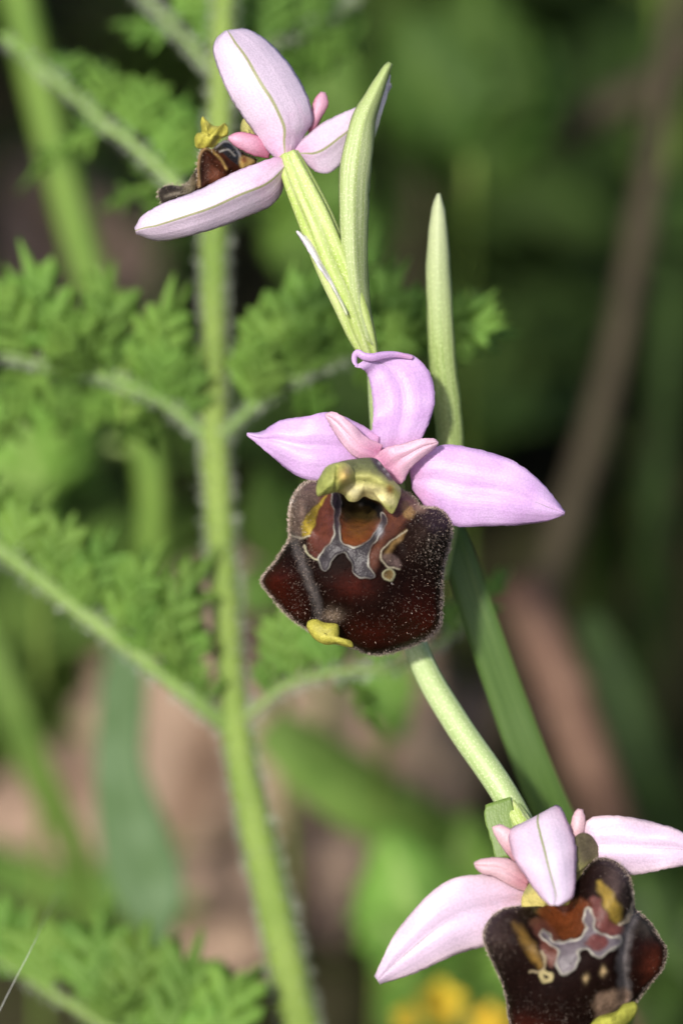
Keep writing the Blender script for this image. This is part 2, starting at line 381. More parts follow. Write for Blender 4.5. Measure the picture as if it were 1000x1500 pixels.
for r in rad:
    for j in range(na):
        a = 2 * math.pi * j / na; x, y = r * math.cos(a), 0.2 + r * math.sin(a); V.append((x, y, gz_h(x, y)))
f = [(0, 1 + j, 1 + (j + 1) % na) for j in range(na)] + grid_faces(len(rad), na, 1, True)
tag(build('ground', V, f, M['soil'], origin=(0, 0, 0)), kind='structure')

# ------------------------------------------------------------------ THE ORCHID
orchid_base = P1(900, 2600, 10); orchid_base.z = 0
orchid = empty('bee_orchid', orchid_base, 'slender orchid with three lilac flowers and dark brown velvety lips on one leaning stem', 'orchid')

# stem: from the ground up behind the lowest flower to the top flower
q = cr([(522, 462, 2.4, 8), (538, 500, 2.7, 11), (546, 545, 3.2, 9.5), (549, 600, 5, 9), (560, 720, 8, 11), (585, 860, 7.5, 14), (617, 970, 5.5, 18.5), (668, 1060, 3.5, 20), (742, 1170, 1.5, 20), (800, 1290, 2, 20), (850, 1420, 5, 20), (890, 1560, 8, 20)], 70)
C = P(q[:, 0], q[:, 1], q[:, 2]); rr = q[:, 3] * PX
low = [np.array((orchid_base.x * t + C[-1][0] * (1 - t) + 0.002 * math.sin(3 * t), orchid_base.y * t + C[-1][1] * (1 - t), C[-1][2] * (1 - t) - 0.004 * t)) for t in np.linspace(0, 1, 26)[1:]]
C = np.vstack([C, low]); rr = np.concatenate([rr, np.full(25, 20 * PX)])
tube('stem', C, rr, M['orchid_stem'], orchid, seg=18, ribs=5, amp=0.06)

# bracts
o = ribbon('bract', [(516, 478, 1.5), (504, 410, 0), (498, 328, -1), (498, 253, -1), (504, 216, -.8), (516, 171, -.4), (537, 134, 0), (561, 98, .5), (569, 91, .8)],
           [(551, 512, 2), (543, 460, 1.4), (538, 400, .8), (538, 330, .3), (541, 262, 0), (545, 225, 0), (549, 178, .2), (562, 132, .5), (574, 94, .8)], M['bract'], orchid, bulge=.8, keel=.15, wave=.05, curl=.5)
o['label'] = 'pale green pointed bract rising beside the top flower'
ribbon('bract_margin', [(545, 205, 1.3), (552, 168, 1.4), (559, 140, 1.5), (568, 108, 1.2)], [(549, 200, 1.5), (557, 172, 1.6), (566, 142, 1.7), (572, 110, 1.4)], M['bract_margin'], o, nu=5, nv=14, thick=.12)
o = ribbon('bract', [(626, 850, 9), (634, 740, 6.5), (640, 650, 6.5), (635, 596, 6), (628, 518, 5.5), (625, 452, 5.2), (624, 394, 5), (628, 336, 4.8), (634, 300, 4.8), (641, 284, 4.9)],
           [(655, 850, 9), (675, 740, 6.5), (678, 650, 6.5), (674, 596, 6), (666, 522, 5.5), (661, 440, 5.2), (657, 369, 5), (652, 318, 4.8), (648, 298, 4.8), (643, 284, 4.9)], M['bract_dark'], orchid, bulge=.7, keel=.1, wave=.04, curl=.4)
o['label'] = 'narrow pointed green bract standing behind the middle flower'
o = ribbon('bract', [(726, 1262, -.6), (717, 1225, -.3), (709, 1196, 0), (711, 1179, .2)], [(768, 1250, -.6), (758, 1215, -.3), (752, 1190, 0), (747, 1167, .2)], M['bract_low'], orchid, bulge=.15, nv=16, thick=.2)
o['label'] = 'green bract clasping the stem above the lowest flower'

# ---- middle flower
fl = empty('flower', P1(560, 680, 2), parent=orchid); fl['label'] = 'middle flower with three lilac sepals and a broad dark brown lip facing the viewer'
ptube('ovary', [(570, 690, 2, 18), (578, 760, 5, 18), (592, 850, 6, 17), (612, 950, 6, 13)], M['ovary'], fl, n=26, seg=24, ribs=6, amp=.2)
ribbon('dorsal_sepal', [(550, 676, 1.6), (543, 645, .8), (547, 605, .4), (544, 570, .3), (538, 547, .2), (530, 540, -.4), (519, 537, -.6)],
       [(600, 676, 1.6), (616, 645, .8), (635, 595, .4), (631, 552, .6), (608, 523, .7), (575, 517, .4), (545, 520, -.6)], M['sepal_lilac'], fl, bulge=.5, keel=-.2, wave=.12, curl=.1, nv=60, seed=3)
ptube('sepal_tip', [(604, 524, .3, 3), (580, 519, -.1, 4.5), (560, 520, -.5, 5.5), (545, 523, -.8, 6), (532, 521, -.9, 5.5), (524, 516, -.8, 5), (519, 521, -.7, 4.5), (519, 531, -.7, 3.5), (524, 537, -.8, 1.5)], M['sepal_lilac'], fl, n=36, seg=12, ribs=3, amp=.25)
ribbon('lateral_sepal', [(556, 640, .8), (520, 618, .2), (482, 604, 0), (450, 610, .1), (410, 617, .4), (384, 633, .8), (362, 635, 1.0)],
       [(548, 690, 1.2), (500, 696, .5), (474, 704, .3), (450, 702, .2), (425, 690, .3), (394, 664, .6), (362, 637, 1.0)], M['sepal_lilac'], fl, bulge=.9, keel=-.35, wave=.10, seed=5)
ribbon('lateral_sepal', [(600, 688, .8), (622, 666, .2), (648, 652, 0), (692, 657, -.2), (750, 675, -.3), (793, 708, -.1), (826, 750, .3)],
       [(604, 716, .8), (628, 746, .3), (666, 770, .1), (712, 770, 0), (752, 769, 0), (798, 763, .1), (826, 753, .3)], M['sepal_lilac'], fl, bulge=1.3, keel=-.3, wave=.10, seed=6)
ribbon('petal', [(560, 652, -.6), (536, 640, -1.2), (518, 623, -1.5), (500, 609, -1.6), (486, 604, -1.5), (477, 607, -1.2)],
       [(552, 678, -.6), (534, 673, -1.1), (517, 667, -1.2), (500, 648, -1.2), (486, 626, -1.1), (477, 609, -1.2)], M['petal_pink'], fl, bulge=.6, keel=-.2, wave=.06, seed=7)
ribbon('petal', [(548, 670, -1.0), (565, 656, -1.6), (592, 650, -1.9), (615, 643, -2.0), (634, 643, -1.9), (641, 648, -1.7)],
       [(573, 706, -1.0), (588, 708, -1.2), (598, 690, -1.4), (612, 675, -1.5), (632, 659, -1.6), (641, 650, -1.7)], M['petal_pink'], fl, bulge=.7, keel=-.25, wave=.05, seed=8)

def Z1(pts): return [(370 + .31 * a, 650 + .31 * b) for a, b in pts]
LIP1 = [(478, 700), (452, 704), (436, 717), (426, 737), (422.5, 770), (424, 787), (415, 803), (401, 824), (383, 846), (384, 858), (401, 879), (420, 901), (447, 921), (480, 937), (516, 948), (537, 958), (562, 959), (606, 946), (633, 931), (646, 914), (647.5, 886), (650, 836), (660, 795), (662, 768), (653, 750), (637, 743), (618, 742), (606, 729), (580, 714), (540, 705), (505, 702)]
SP1 = [(375, 235), (385, 350), (376, 450), (310, 545), (346, 606), (380, 540), (430, 513), (460, 545), (475, 600), (505, 632), (576, 632), (550, 575), (552, 500), (600, 435), (632, 370), (612, 325), (590, 400), (540, 462), (490, 490), (425, 465), (410, 400), (415, 245)]
SP1s = smooth_poly(SP1, 160)
def col_lip1(px, py):
    x = (px - 370) / .31; y = (py - 650) / .31; x, y = warp(x, y); p = Paint(x, y, (0.0085, 0.0030, 0.002))
    for cx, cy, sx, sy, a in ((820, 830, 110, 120, .75), (110, 690, 80, 100, .8), (480, 670, 90, 60, .6), (560, 900, 160, 70, .6), (200, 800, 60, 70, .5)):
        p.over(a * gz(x, y, cx, cy, sx, sy), (0.070, 0.010, 0.005))
    p.over(.75 * gz(x, y, 850, 430, 110, 150), (0.034, 0.020, 0.016))
    p.poly([(300, 170), (215, 205), (160, 290), (160, 430), (230, 445), (250, 360), (330, 260)], (0.17, 0.115, 0.090), 22)
    p.line([(176, 300), (168, 400), (178, 445)], 12, (0.42, 0.30, 0.20), 10, amt=.8)
    p.line([(700, 215), (760, 260), (790, 300)], 26, (0.50, 0.34, 0.22), 18, amt=.8)
    p.line([(905, 320), (945, 390), (935, 470), (905, 590)], 7, (0.24, 0.17, 0.12), 6, amt=.7)
    p.line([(903, 590), (898, 760), (892, 860)], 7, (0.16, 0.11, 0.08), 6, amt=.7)
    p.poly([(320, 250), (380, 232), (385, 440), (305, 535), (262, 480), (285, 380)], (0.105, 0.030, 0.018), 14, gloss=.8)
    p.poly([(232, 435), (236, 375), (275, 315), (345, 245), (312, 315), (290, 385), (262, 440)], (0.40, 0.29, 0.035), 7, gloss=.6)
    p.poly([(640, 300), (720, 250), (760, 300), (700, 400), (620, 480), (590, 560), (556, 610), (540, 520), (600, 430)], (0.105, 0.036, 0.019), 22, gloss=.7)
    p.poly([(700, 290), (745, 270), (765, 330), (725, 350)], (0.36, 0.22, 0.08), 12, gloss=.4, amt=.8)
    p.poly([(415, 225), (620, 290), (605, 390), (540, 460), (490, 488), (425, 462)], (0.15, 0.040, 0.010), 10, gloss=.9)
    p.poly([(440, 350), (580, 350), (540, 420), (490, 440), (450, 420)], (0.17, 0.070, 0.010), 26, gloss=.8, amt=.8); p.poly([(412, 225), (620, 285), (612, 345), (560, 370), (480, 365), (425, 350)], (0.045, 0.030, 0.008), 22, gloss=.9)  # olive-brown cavity top: own colour plus painted shade below the column
    p.line([(500, 262), (555, 285), (598, 315), (604, 335)], 15, (0.006, 0.006, 0.005), 8, gloss=.9); p.line([(388, 235), (404, 255), (420, 290)], 13, (0.006, 0.006, 0.005), 7, gloss=.9)  # black glossy rim, partly column shade painted into the lip
    p.line([(190, 440), (225, 540), (262, 640), (300, 740), (308, 825)], 22, (0.12, 0.105, 0.10), 14, amt=.75)
    p.over(.8 * gz(x, y, 375, 815, 42, 30), (0.30, 0.22, 0.16))
    p.poly([(620, 530), (655, 470), (722, 408), (705, 450), (660, 500), (640, 555)], (0.22, 0.13, 0.045), 12, gloss=.5)
    p.poly([(628, 565), (615, 525), (660, 520), (700, 560), (690, 585)], (0.15, 0.10, 0.09), 10, amt=.8)
    sd = poly_sd(x, y, SP1s)
    p.over(1 - sm(-5, 5, sd), (0.042, 0.034, 0.036), .95)
    w = 2.2 + 1.6 * np.sin(x * .05 + y * .031)
    p.over((.55 + .35 * np.sin(x * .033 - y * .041)) * (1 - sm(w - 2, w + 3, np.abs(sd))), (0.44, 0.42, 0.35), .7); p.over(.7 * gz(x, y, 600, 410, 16, 26), (0.55, 0.55, 0.58), 1.0)  # last layer: painted highlight on the right arm of the pattern
    p.line([(182, 428), (215, 443), (268, 440)], 4.5, (0.50, 0.44, 0.34), 3.5, gloss=.5, amt=.8)
    p.line([(245, 480), (262, 525), (305, 548)], 4.5, (0.50, 0.46, 0.30), 3.5, gloss=.5)
    p.line([(725, 410), (660, 455), (612, 500), (608, 545), (635, 582), (695, 592)], 3.6, (0.46, 0.40, 0.28), 3.5, gloss=.5, amt=.8)
    rd = np.hypot(x - 642, y - 619)
    p.over(1 - sm(18, 26, rd), (0.17, 0.11, 0.04), .4); p.over(.8 * (1 - sm(2, 7, np.abs(rd - 25))), (0.36, 0.34, 0.20), .5)
    return p.c
def dep_lip1(x, y, r):
    d = -0.6 - 5.6 * (1 - r ** 2.5)
    d = d - 2.9 * gz(x, y, 627, 783, 27, 34) - 2.6 * gz(x, y, 438, 745, 18, 32) + 4.4 * gz(x, y, 526, 746, 32, 27) + .8 * gz(x, y, 470, 760, 14, 30) + .5 * gz(x, y, 585, 790, 16, 26)
    d = d + .9 * np.exp(-(seg_d(x, y, [(424, 790), (436, 810), (452, 850), (464, 880), (466, 905)]) / 8.5) ** 2) - 1.0 * gz(x, y, 403, 855, 16, 30)
    d = d + 1.2 * sm(.90, 1.0, r) ** 2 + .5 * gz(x, y, 600, 915, 60, 30) * sm(.6, 1, r)
    sd = poly_sd(*warp((x - 370) / .31, (y - 650) / .31), SP1s)
    return d - .12 * (1 - sm(2, 9, np.abs(sd))) - .10 * np.exp(-((np.hypot(x - 569, y - 842) - 8) / 3) ** 2)
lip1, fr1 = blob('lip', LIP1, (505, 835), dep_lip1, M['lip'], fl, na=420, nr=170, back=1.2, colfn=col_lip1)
lip1['label'] = 'dark brown velvety lip with a grey white-edged pattern'

def lip_hairs(fr, parent, n, zone, seed, L=(.04, .12), pale=(0.50, 0.39, 0.31), bias=None):
    V, X, Y, RR, nr, na = fr; rs = np.random.default_rng(seed)
    G = V.reshape(nr, na, 3); du = np.roll(G, -1, 1) - np.roll(G, 1, 1); dv = np.gradient(G, axis=0)
    N = np.cross(du, dv).reshape(-1, 3); N /= np.linalg.norm(N, axis=1)[:, None] + 1e-12
    N[(N @ VIEW) > 0] *= -1
    w = zone(X, Y, RR) * RR; w = np.clip(w, 0, None); w /= w.sum()
    i = rs.choice(len(V), n, p=w); N = N[i] + rs.normal(0, .45, (n, 3)) + np.array(UP) * -.25
    rim = RR[i] > .97; out = V[i] - V.mean(0); out /= np.linalg.norm(out, axis=1)[:, None]; N[rim] = N[rim] * .4 + out[rim] * 1.0
    N /= np.linalg.norm(N, axis=1)[:, None]
    jit = rs.normal(0, .06 * MM, (n, 3)); jit -= (jit @ VIEW)[:, None] * VIEW
    t = rs.uniform(0, 1, n) ** 2.6; t[rim] = rs.uniform(.35, 1, rim.sum()); c = np.outer(t, pale) + np.outer(1 - t, (0.035, 0.016, 0.011))
    return hairs('lip_hair', V[i] + jit * (~rim)[:, None], N, rs.uniform(L[0], L[1], n) * np.where(rim, 1.5, 1) * MM, .017 * MM, M['lip_hair'], parent, curve=.6, col=c, seed=seed)
def zone1(x, y, r):
    w = .05 + 4.5 * sm(.94, .99, r) + 1.4 * gz(x, y, 632, 790, 34, 60) + 2.2 * gz(x, y, 438, 735, 22, 40) * (x < 452) + 1.3 * gz(x, y, 448, 840, 20, 60) + .35 * gz(x, y, 600, 900, 70, 40) + 2.0 * gz(x, y, 486, 902, 16, 10)
    blank = 1 - sm(8, 16, np.hypot((x - 520) / 1.0, (y - 775) / .9) - 50)
    return w * (1 - blank)
lip_hairs(fr1, fl, 11000, zone1, 11, L=(.05, .15))

# column, anther and lip appendage
COLM1 = Z1([(345, 120), (400, 88), (480, 72), (575, 68), (625, 115), (665, 170), (700, 215), (690, 270), (662, 330), (630, 312), (600, 278), (560, 262), (525, 250), (495, 272), (455, 272), (425, 240), (385, 225), (345, 190)])
def col_colm1(px, py):
    x = (px - 370) / .31; y = (py - 650) / .31; p = Paint(x, y, (0.42, 0.41, 0.13)); p.c[:, 3] = .6
    p.poly([(360, 60), (590, 50), (610, 130), (500, 130), (420, 140)], (0.13, 0.14, 0.06), 28, gloss=.5)
    p.poly([(430, 200), (520, 190), (640, 220), (670, 290), (560, 260), (480, 275)], (0.72, 0.65, 0.30), 20, gloss=.7)
    p.over(.9 * gz(x, y, 480, 225, 30, 22), (0.70, 0.64, 0.36), .8)
    p.over(.85 * gz(x, y, 648, 215, 18, 26), (0.24, 0.09, 0.02), .5)
    p.line([(575, 70), (612, 118), (652, 160)], 17, (0.045, 0.030, 0.030), 10, gloss=.9)
    for a, b in ((598, 92), (622, 120), (640, 145)): p.over(gz(x, y, a, b, 7), (0.45, 0.42, 0.40), .9)
    return p.c
blob('column', COLM1, Z1([(530, 175)])[0], lambda x, y, r: -4.6 - 1.3 * (1 - r ** 3) + .8 * gz(x, y, 541, 727, 16, 9) - .5 * np.exp(-(seg_d(x, y, Z1([(420, 150), (560, 150), (660, 200)])) / 9) ** 2), M['column'], fl, na=120, nr=36, back=2.2, colfn=col_colm1)
ANT1 = Z1([(305, 246), (302, 195), (322, 145), (352, 105), (410, 86), (455, 98), (480, 135), (478, 175), (440, 202), (398, 226), (345, 242)])
def col_ant1(px, py):
    x = (px - 370) / .31; y = (py - 650) / .31; p = Paint(x, y, (0.34, 0.37, 0.10)); p.c[:, 3] = .5
    p.over(.95 * gz(x, y, 438, 148, 40, 42), (0.62, 0.43, 0.14), .6); p.line([(395, 110), (385, 180), (340, 235)], 5, (0.24, 0.30, 0.06), 6, amt=.6)
    return p.c
blob('anther', ANT1, Z1([(395, 165)])[0], lambda x, y, r: -6.4 - 1.5 * (1 - r ** 2.4) - .5 * gz(x, y, 506, 696, 9, 9) + .35 * np.exp(-(seg_d(x, y, Z1([(400, 110), (392, 215)])) / 3) ** 2), M['column'], fl, na=80, nr=24, back=1.6, colfn=col_ant1)
APP1 = Z1([(262, 838), (300, 828), (340, 845), (400, 852), (410, 890), (412, 915), (462, 930), (474, 962), (430, 958), (395, 948), (345, 950), (300, 930), (272, 900), (256, 868)])
def col_app(px, py):
    p = Paint(px * 3, py * 3, (0.46, 0.42, 0.07)); p.c[:, 3] = .5; p.over(.2 * (np.sin(px * .5) * np.sin(py * .43) > .4).astype(float), (0.56, 0.50, 0.09)); return p.c
blob('lip_appendage', APP1, Z1([(345, 900)])[0], lambda x, y, r: -4.0 - .7 * (1 - r ** 4), M['column'], fl, na=90, nr=18, back=1.0, colfn=col_app)

# ---- top flower, seen from behind and the side
ft = empty('flower', P1(425, 222, 0), parent=orchid); ft['label'] = 'top flower turned away with pale pink sepals and a small brown lip'
ptube('ovary', [(421, 226, .2, 15), (436, 262, 0, 20), (462, 320, .2, 24), (488, 386, .7, 25), (512, 440, 1.4, 24), (530, 490, 2.3, 19), (545, 530, 3, 10)], M['ovary'], ft, n=44, seg=48, ribs=6, amp=.26, ph=.5, twist=.5)
ribbon('bract_margin', [(508, 462, 0), (480, 410, -.6), (462, 384, -.8), (447, 360, -.8), (434, 338, -.6)], [(512, 452, 1.2), (488, 402, .9), (474, 384, .6), (460, 356, .2), (440, 341, -.4)], M['bract_margin'], ft, bulge=.6, wave=.15, nu=7, nv=26, thick=.15, seed=5)
ribbon('dorsal_sepal', [(408, 236, .6), (386, 213, .4), (369, 188, .2), (348, 159, 0), (328, 121, 0), (314, 80, .3), (316, 60, .8), (330, 46, 1.3)],
       [(428, 228, .6), (445, 198, 1.0), (457, 175, 1.1), (449, 140, 1.0), (424, 96, 1.0), (392, 61, 1.3), (362, 44, 1.6), (336, 45, 1.5)], M['sepal_pale'], ft, bulge=2.0, keel=.22, wave=.10, curl=.3, nu=25, nv=54, seed=21)
ribbon('lateral_sepal', [(424, 232, -.2), (400, 232, -.8), (348, 251, -1.4), (289, 280, -1.5), (243, 297, -1.3), (211, 315, -.8), (198, 334, -.4)],
       [(412, 248, .6), (414, 275, .8), (398, 299, .6), (365, 315, .1), (298, 339, -.3), (236, 352, -.2), (200, 342, -.3)], M['sepal_pale'], ft, bulge=1.4, keel=.25, wave=.10, curl=.3, nu=25, nv=54, seed=22)
ribbon('lateral_sepal', [(424, 224, .8), (444, 204, 1.2), (474, 180, 1.8), (516, 160, 2.6), (548, 144, 3.4), (572, 122, 4.0)],
       [(432, 222, .6), (450, 241, .8), (470, 254, 1.2), (492, 247, 1.8), (524, 208, 2.8), (572, 127, 4.0)], M['sepal_pale'], ft, bulge=1.0, keel=.2, wave=.08, seed=23)
ribbon('petal', [(452, 196, 2.2), (456, 170, 2.0), (460, 148, 2.0), (470, 135, 2.2)], [(462, 192, 2.4), (470, 172, 2.2), (480, 152, 2.2), (476, 136, 2.4)], M['petal_rose'], ft, bulge=.5, nv=20, seed=24)
ribbon('petal', [(398, 212, 1.2), (378, 200, .6), (352, 194, .2), (335, 200, .2)], [(394, 232, 1.2), (368, 226, .6), (346, 214, .2), (335, 204, .2)], M['petal_rose'], ft, bulge=.6, nv=20, seed=25)
def Z2(pts): return [(220 + .2 * a, 150 + .2 * b) for a, b in pts]
def col_lip2(px, py):
    x = (px - 220) / .2; y = (py - 150) / .2; p = Paint(x, y, (0.045, 0.013, 0.006))
    p.over(.9 * gz(x, y, 375, 540, 60, 150), (0.012, 0.006, 0.005)); p.over(.8 * gz(x, y, 480, 560, 70, 80), (0.13, 0.040, 0.018), .5)
    p.line([(355, 610), (348, 470), (365, 370), (405, 330), (450, 345)], 13, (0.42, 0.27, 0.13), 10)
    p.line([(450, 350), (520, 420), (560, 490)], 9, (0.30, 0.19, 0.06), 8)
    p.poly([(470, 340), (550, 280), (640, 350), (660, 460), (600, 430), (530, 370)], (0.012, 0.010, 0.012), 8, gloss=.9)
    p.line([(480, 330), (540, 285), (600, 300), (650, 370), (660, 430)], 8, (0.26, 0.24, 0.24), 8, gloss=.9)
    p.line([(510, 360), (570, 345), (620, 390)], 7, (0.26, 0.24, 0.22), 7, gloss=.9)
    p.poly([(660, 400), (740, 400), (760, 440), (670, 480)], (0.50, 0.33, 0.10), 14, gloss=.4)
    p.over(gz(x, y, 690, 420, 22, 26), (0.28, 0.08, 0.02))
    return p.c
lipT, frT = blob('lip', Z2([(330, 670), (345, 560), (345, 440), (365, 360), (400, 325), (450, 340), (500, 300), (550, 275), (600, 290), (650, 345), (720, 390), (780, 420), (760, 520), (640, 620), (480, 700)]), Z2([(510, 500)])[0], lambda x, y, r: 2.2 - 2.0 * (1 - r ** 2.2) - .6 * np.exp(-(seg_d(x, y, Z2([(380, 640), (385, 480), (410, 360), (560, 480)])) / 7) ** 2), M['lip'], ft, na=140, nr=50, back=1.5, colfn=col_lip2)
def col_lobe(px, py):
    x = (px - 220) / .2; y = (py - 150) / .2; p = Paint(x, y, (0.055, 0.045, 0.036)); p.over(.9 * gz(x, y, 320, 620, 70, 90), (0.46, 0.40, 0.26)); p.over(.7 * gz(x, y, 150, 640, 60, 26), (0.020, 0.014, 0.012)); p.line([(110, 690), (180, 670), (290, 660)], 10, (0.26, 0.22, 0.17), 10, amt=.6); return p.c
_, frL = blob('lip_lobe', Z2([(62, 670), (85, 625), (150, 605), (230, 612), (300, 570), (335, 500), (350, 470), (356, 560), (345, 680), (250, 720), (160, 745), (90, 740)]), Z2([(230, 660)])[0], lambda x, y, r: 2.6 - 1.6 * (1 - r ** 2), M['lip'], ft, na=90, nr=24, back=1.3, colfn=col_lobe)
lip_hairs(frT, ft, 500, lambda x, y, r: .2 + 2 * sm(.9, .98, r), 12, L=(.08, .2)); lip_hairs(frL, ft, 500, lambda x, y, r: .4 + 1.5 * sm(.9, .98, r), 13, L=(.08, .22))
blob('lip_appendage', Z2([(332, 320), (325, 265), (345, 225), (375, 215), (370, 150), (385, 102), (420, 135), (462, 168), (510, 172), (545, 150), (570, 185), (568, 240), (520, 270), (470, 325), (420, 330), (360, 340)]), Z2([(430, 240)])[0], lambda x, y, r: 1.8 - 1.0 * (1 - r ** 2) + .15 * np.sin(x * .35 + y * .2), M['column'], ft, na=110, nr=16, back=.8, colfn=col_app)
blob('column', Z2([(662, 205), (670, 140), (700, 108), (740, 140), (800, 230), (820, 320), (740, 340), (690, 250)]), Z2([(725, 210)])[0], lambda x, y, r: 1.6 - 1.0 * (1 - r ** 2), M['column'], ft, na=60, nr=14, back=.8, colfn=lambda a, b: Paint(a, b, (0.50, 0.46, 0.16)).c)

# ---- lowest flower
fb = empty('flower', P1(800, 1290, -5), parent=orchid); fb['label'] = 'lowest flower with a forward-bent white pink dorsal sepal over its dark lip'
D3 = -6.0
def off(pts, dz=D3): return [(a, b, c + dz) for a, b, c in pts]
ptube('ovary', [(800, 1270, -3.6, 18), (785, 1240, -1.8, 17), (765, 1210, -.4, 15), (748, 1180, 1, 12)], M['ovary'], fb, n=18, seg=24, ribs=6, amp=.2)
ribbon('dorsal_sepal', off([(770, 1206, 1.5), (752, 1212, .6), (745, 1222, 0), (752, 1255, -1.2), (772, 1287, -2.2), (792, 1314, -3.6), (806, 1326, -4.2)]),
       off([(806, 1186, 1.5), (818, 1181, .8), (832, 1208, 0), (842, 1240, -1.2), (842, 1275, -2.2), (838, 1312, -3.6), (818, 1326, -4.2)]), M['dorsal_near'], fb, bulge=1.4, keel=-.3, wave=.12, curl=.3, seed=31)
ribbon('lateral_sepal', off([(775, 1296, 1), (745, 1286, .3), (718, 1281, 0), (666, 1286, -.4), (624, 1314, -.6), (577, 1371, -.4), (549, 1430, 0)]),
       off([(772, 1336, 1), (752, 1356, .6), (730, 1378, .4), (704, 1387, .1), (662, 1400, -.1), (610, 1424, 0), (556, 1441, .1)]), M['sepal_near'], fb, bulge=1.0, keel=-.3, wave=.12, seed=32)
ribbon('lateral_sepal', off([(845, 1228, 1.5), (862, 1200, 1.0), (897, 1195, .8), (944, 1202, .6), (1000, 1220, .5), (1062, 1262, .8)]),
       off([(858, 1262, 1.5), (885, 1278, 1.0), (920, 1281, .8), (953, 1277, .6), (1000, 1268, .5), (1062, 1268, .8)]), M['sepal_near'], fb, bulge=.9, keel=-.25, wave=.12, seed=33)
ribbon('petal', off([(752, 1262, .8), (736, 1242, .7), (724, 1222, .6), (721, 1211, .6)]), off([(776, 1258, .6), (764, 1236, .5), (748, 1216, .5), (731, 1208, .6)]), M['petal_near'], fb, bulge=.5, nv=20, seed=34)
ribbon('petal', off([(775, 1285, 0), (752, 1262, -.4), (728, 1257, -.6), (705, 1259, -.6), (694, 1264, -.5)]), off([(770, 1306, 0), (748, 1298, -.4), (724, 1284, -.6), (706, 1279, -.6), (696, 1270, -.5)]), M['petal_near'], fb, bulge=.7, keel=-.2, nv=24, seed=35)
ribbon('petal', off([(832, 1250, 1), (834, 1222, .8), (838, 1198, .8), (846, 1185, .9)]), off([(852, 1250, 1), (853, 1222, .8), (856, 1200, .8), (852, 1186, .9)]), M['petal_near'], fb, bulge=.5, nv=20, seed=36)
def Z3(pts): return [(690 + .31 * a, 1170 + .31 * b) for a, b in pts]
LIP3 = Z3([(560, 300), (600, 278), (650, 283), (700, 308), (742, 360), (762, 430), (772, 515), (800, 542), (852, 590), (885, 648), (922, 710), (905, 800), (835, 890), (775, 965), (700, 1010), (620, 1080), (520, 1130), (400, 1170), (280, 1160), (200, 1110), (175, 1040), (165, 960), (145, 880), (105, 790), (62, 690), (56, 625), (90, 562), (150, 518), (230, 505), (320, 480), (450, 420)])
SP3 = [(345, 625), (385, 670), (430, 680), (470, 668), (520, 650), (538, 610), (530, 540), (555, 520), (578, 560), (580, 615), (660, 650), (712, 655), (690, 695), (600, 745), (545, 708), (508, 720), (490, 800), (432, 832), (402, 780), (408, 715), (330, 650)]
SP3s = smooth_poly(SP3, 160)
def col_lip3(px, py):
    x = (px - 690) / .31; y = (py - 1170) / .31; x, y = warp(x, y, 4); p = Paint(x, y, (0.010, 0.004, 0.003))
    p.over(.85 * gz(x, y, 870, 810, 60, 110), (0.13, 0.028, 0.014)); p.over(.7 * gz(x, y, 250, 1080, 140, 60), (0.06, 0.012, 0.007))
    p.over(.8 * gz(x, y, 120, 650, 90, 130), (0.045, 0.028, 0.024)); p.over(.9 * gz(x, y, 690, 390, 70, 110), (0.09, 0.060, 0.055)); p.over(.6 * gz(x, y, 840, 600, 60, 50), (0.10, 0.085, 0.07)); p.poly([(300, 500), (480, 490), (500, 550), (400, 580), (330, 560)], (0.006, 0.006, 0.004), 16, gloss=.8)  # last layer: shade under the column painted as a black patch
    p.poly([(330, 560), (380, 580), (420, 690), (395, 790), (350, 760), (310, 640), (270, 590)], (0.12, 0.040, 0.026), 14, gloss=.7)
    p.poly([(560, 480), (600, 470), (660, 580), (720, 605), (700, 660), (590, 610)], (0.13, 0.040, 0.032), 12, gloss=.7)
    p.poly([(195, 590), (235, 600), (300, 700), (335, 770), (320, 800), (260, 720)], (0.18, 0.10, 0.018), 20, gloss=.6)
    p.poly([(590, 395), (625, 395), (680, 470), (715, 545), (690, 590), (655, 560), (615, 470)], (0.27, 0.18, 0.03), 16, gloss=.6)
    p.poly([(320, 520), (540, 480), (535, 620), (470, 665), (430, 672), (380, 610)], (0.14, 0.036, 0.010), 18, gloss=.9)
    p.line([(775, 540), (735, 640), (715, 780), (730, 940)], 26, (0.13, 0.115, 0.115), 18, amt=.8)
    p.poly([(590, 940), (700, 900), (750, 930), (720, 990), (600, 1040)], (0.26, 0.17, 0.12), 22)
    sd = poly_sd(x, y, SP3s)
    p.over(1 - sm(-6, 6, sd), (0.14, 0.115, 0.125), .9); p.poly([(540, 680), (600, 640), (650, 680), (600, 720)], (0.12, 0.035, 0.03), 10, gloss=.8)
    p.over((.45 + .45 * np.sin(x * .021 + y * .034) ** 2) * (1 - sm(3, 9, np.abs(sd))), (0.42, 0.39, 0.32), .7)
    p.line([(335, 730), (346, 780), (330, 815), (270, 822)], 6, (0.34, 0.27, 0.16), 5, gloss=.5, amt=.8); p.line([(765, 440), (755, 540), (700, 598)], 7, (0.42, 0.34, 0.24), 6, gloss=.4)
    rd = np.hypot(x - 352, y - 842); p.over(1 - sm(6, 16, np.abs(rd - 22)), (0.36, 0.30, 0.14), .5)
    for a, b in ((625, 815), (540, 850)): p.over(gz(x, y, a, b, 14, 20), (0.42, 0.30, 0.15))
    return p.c
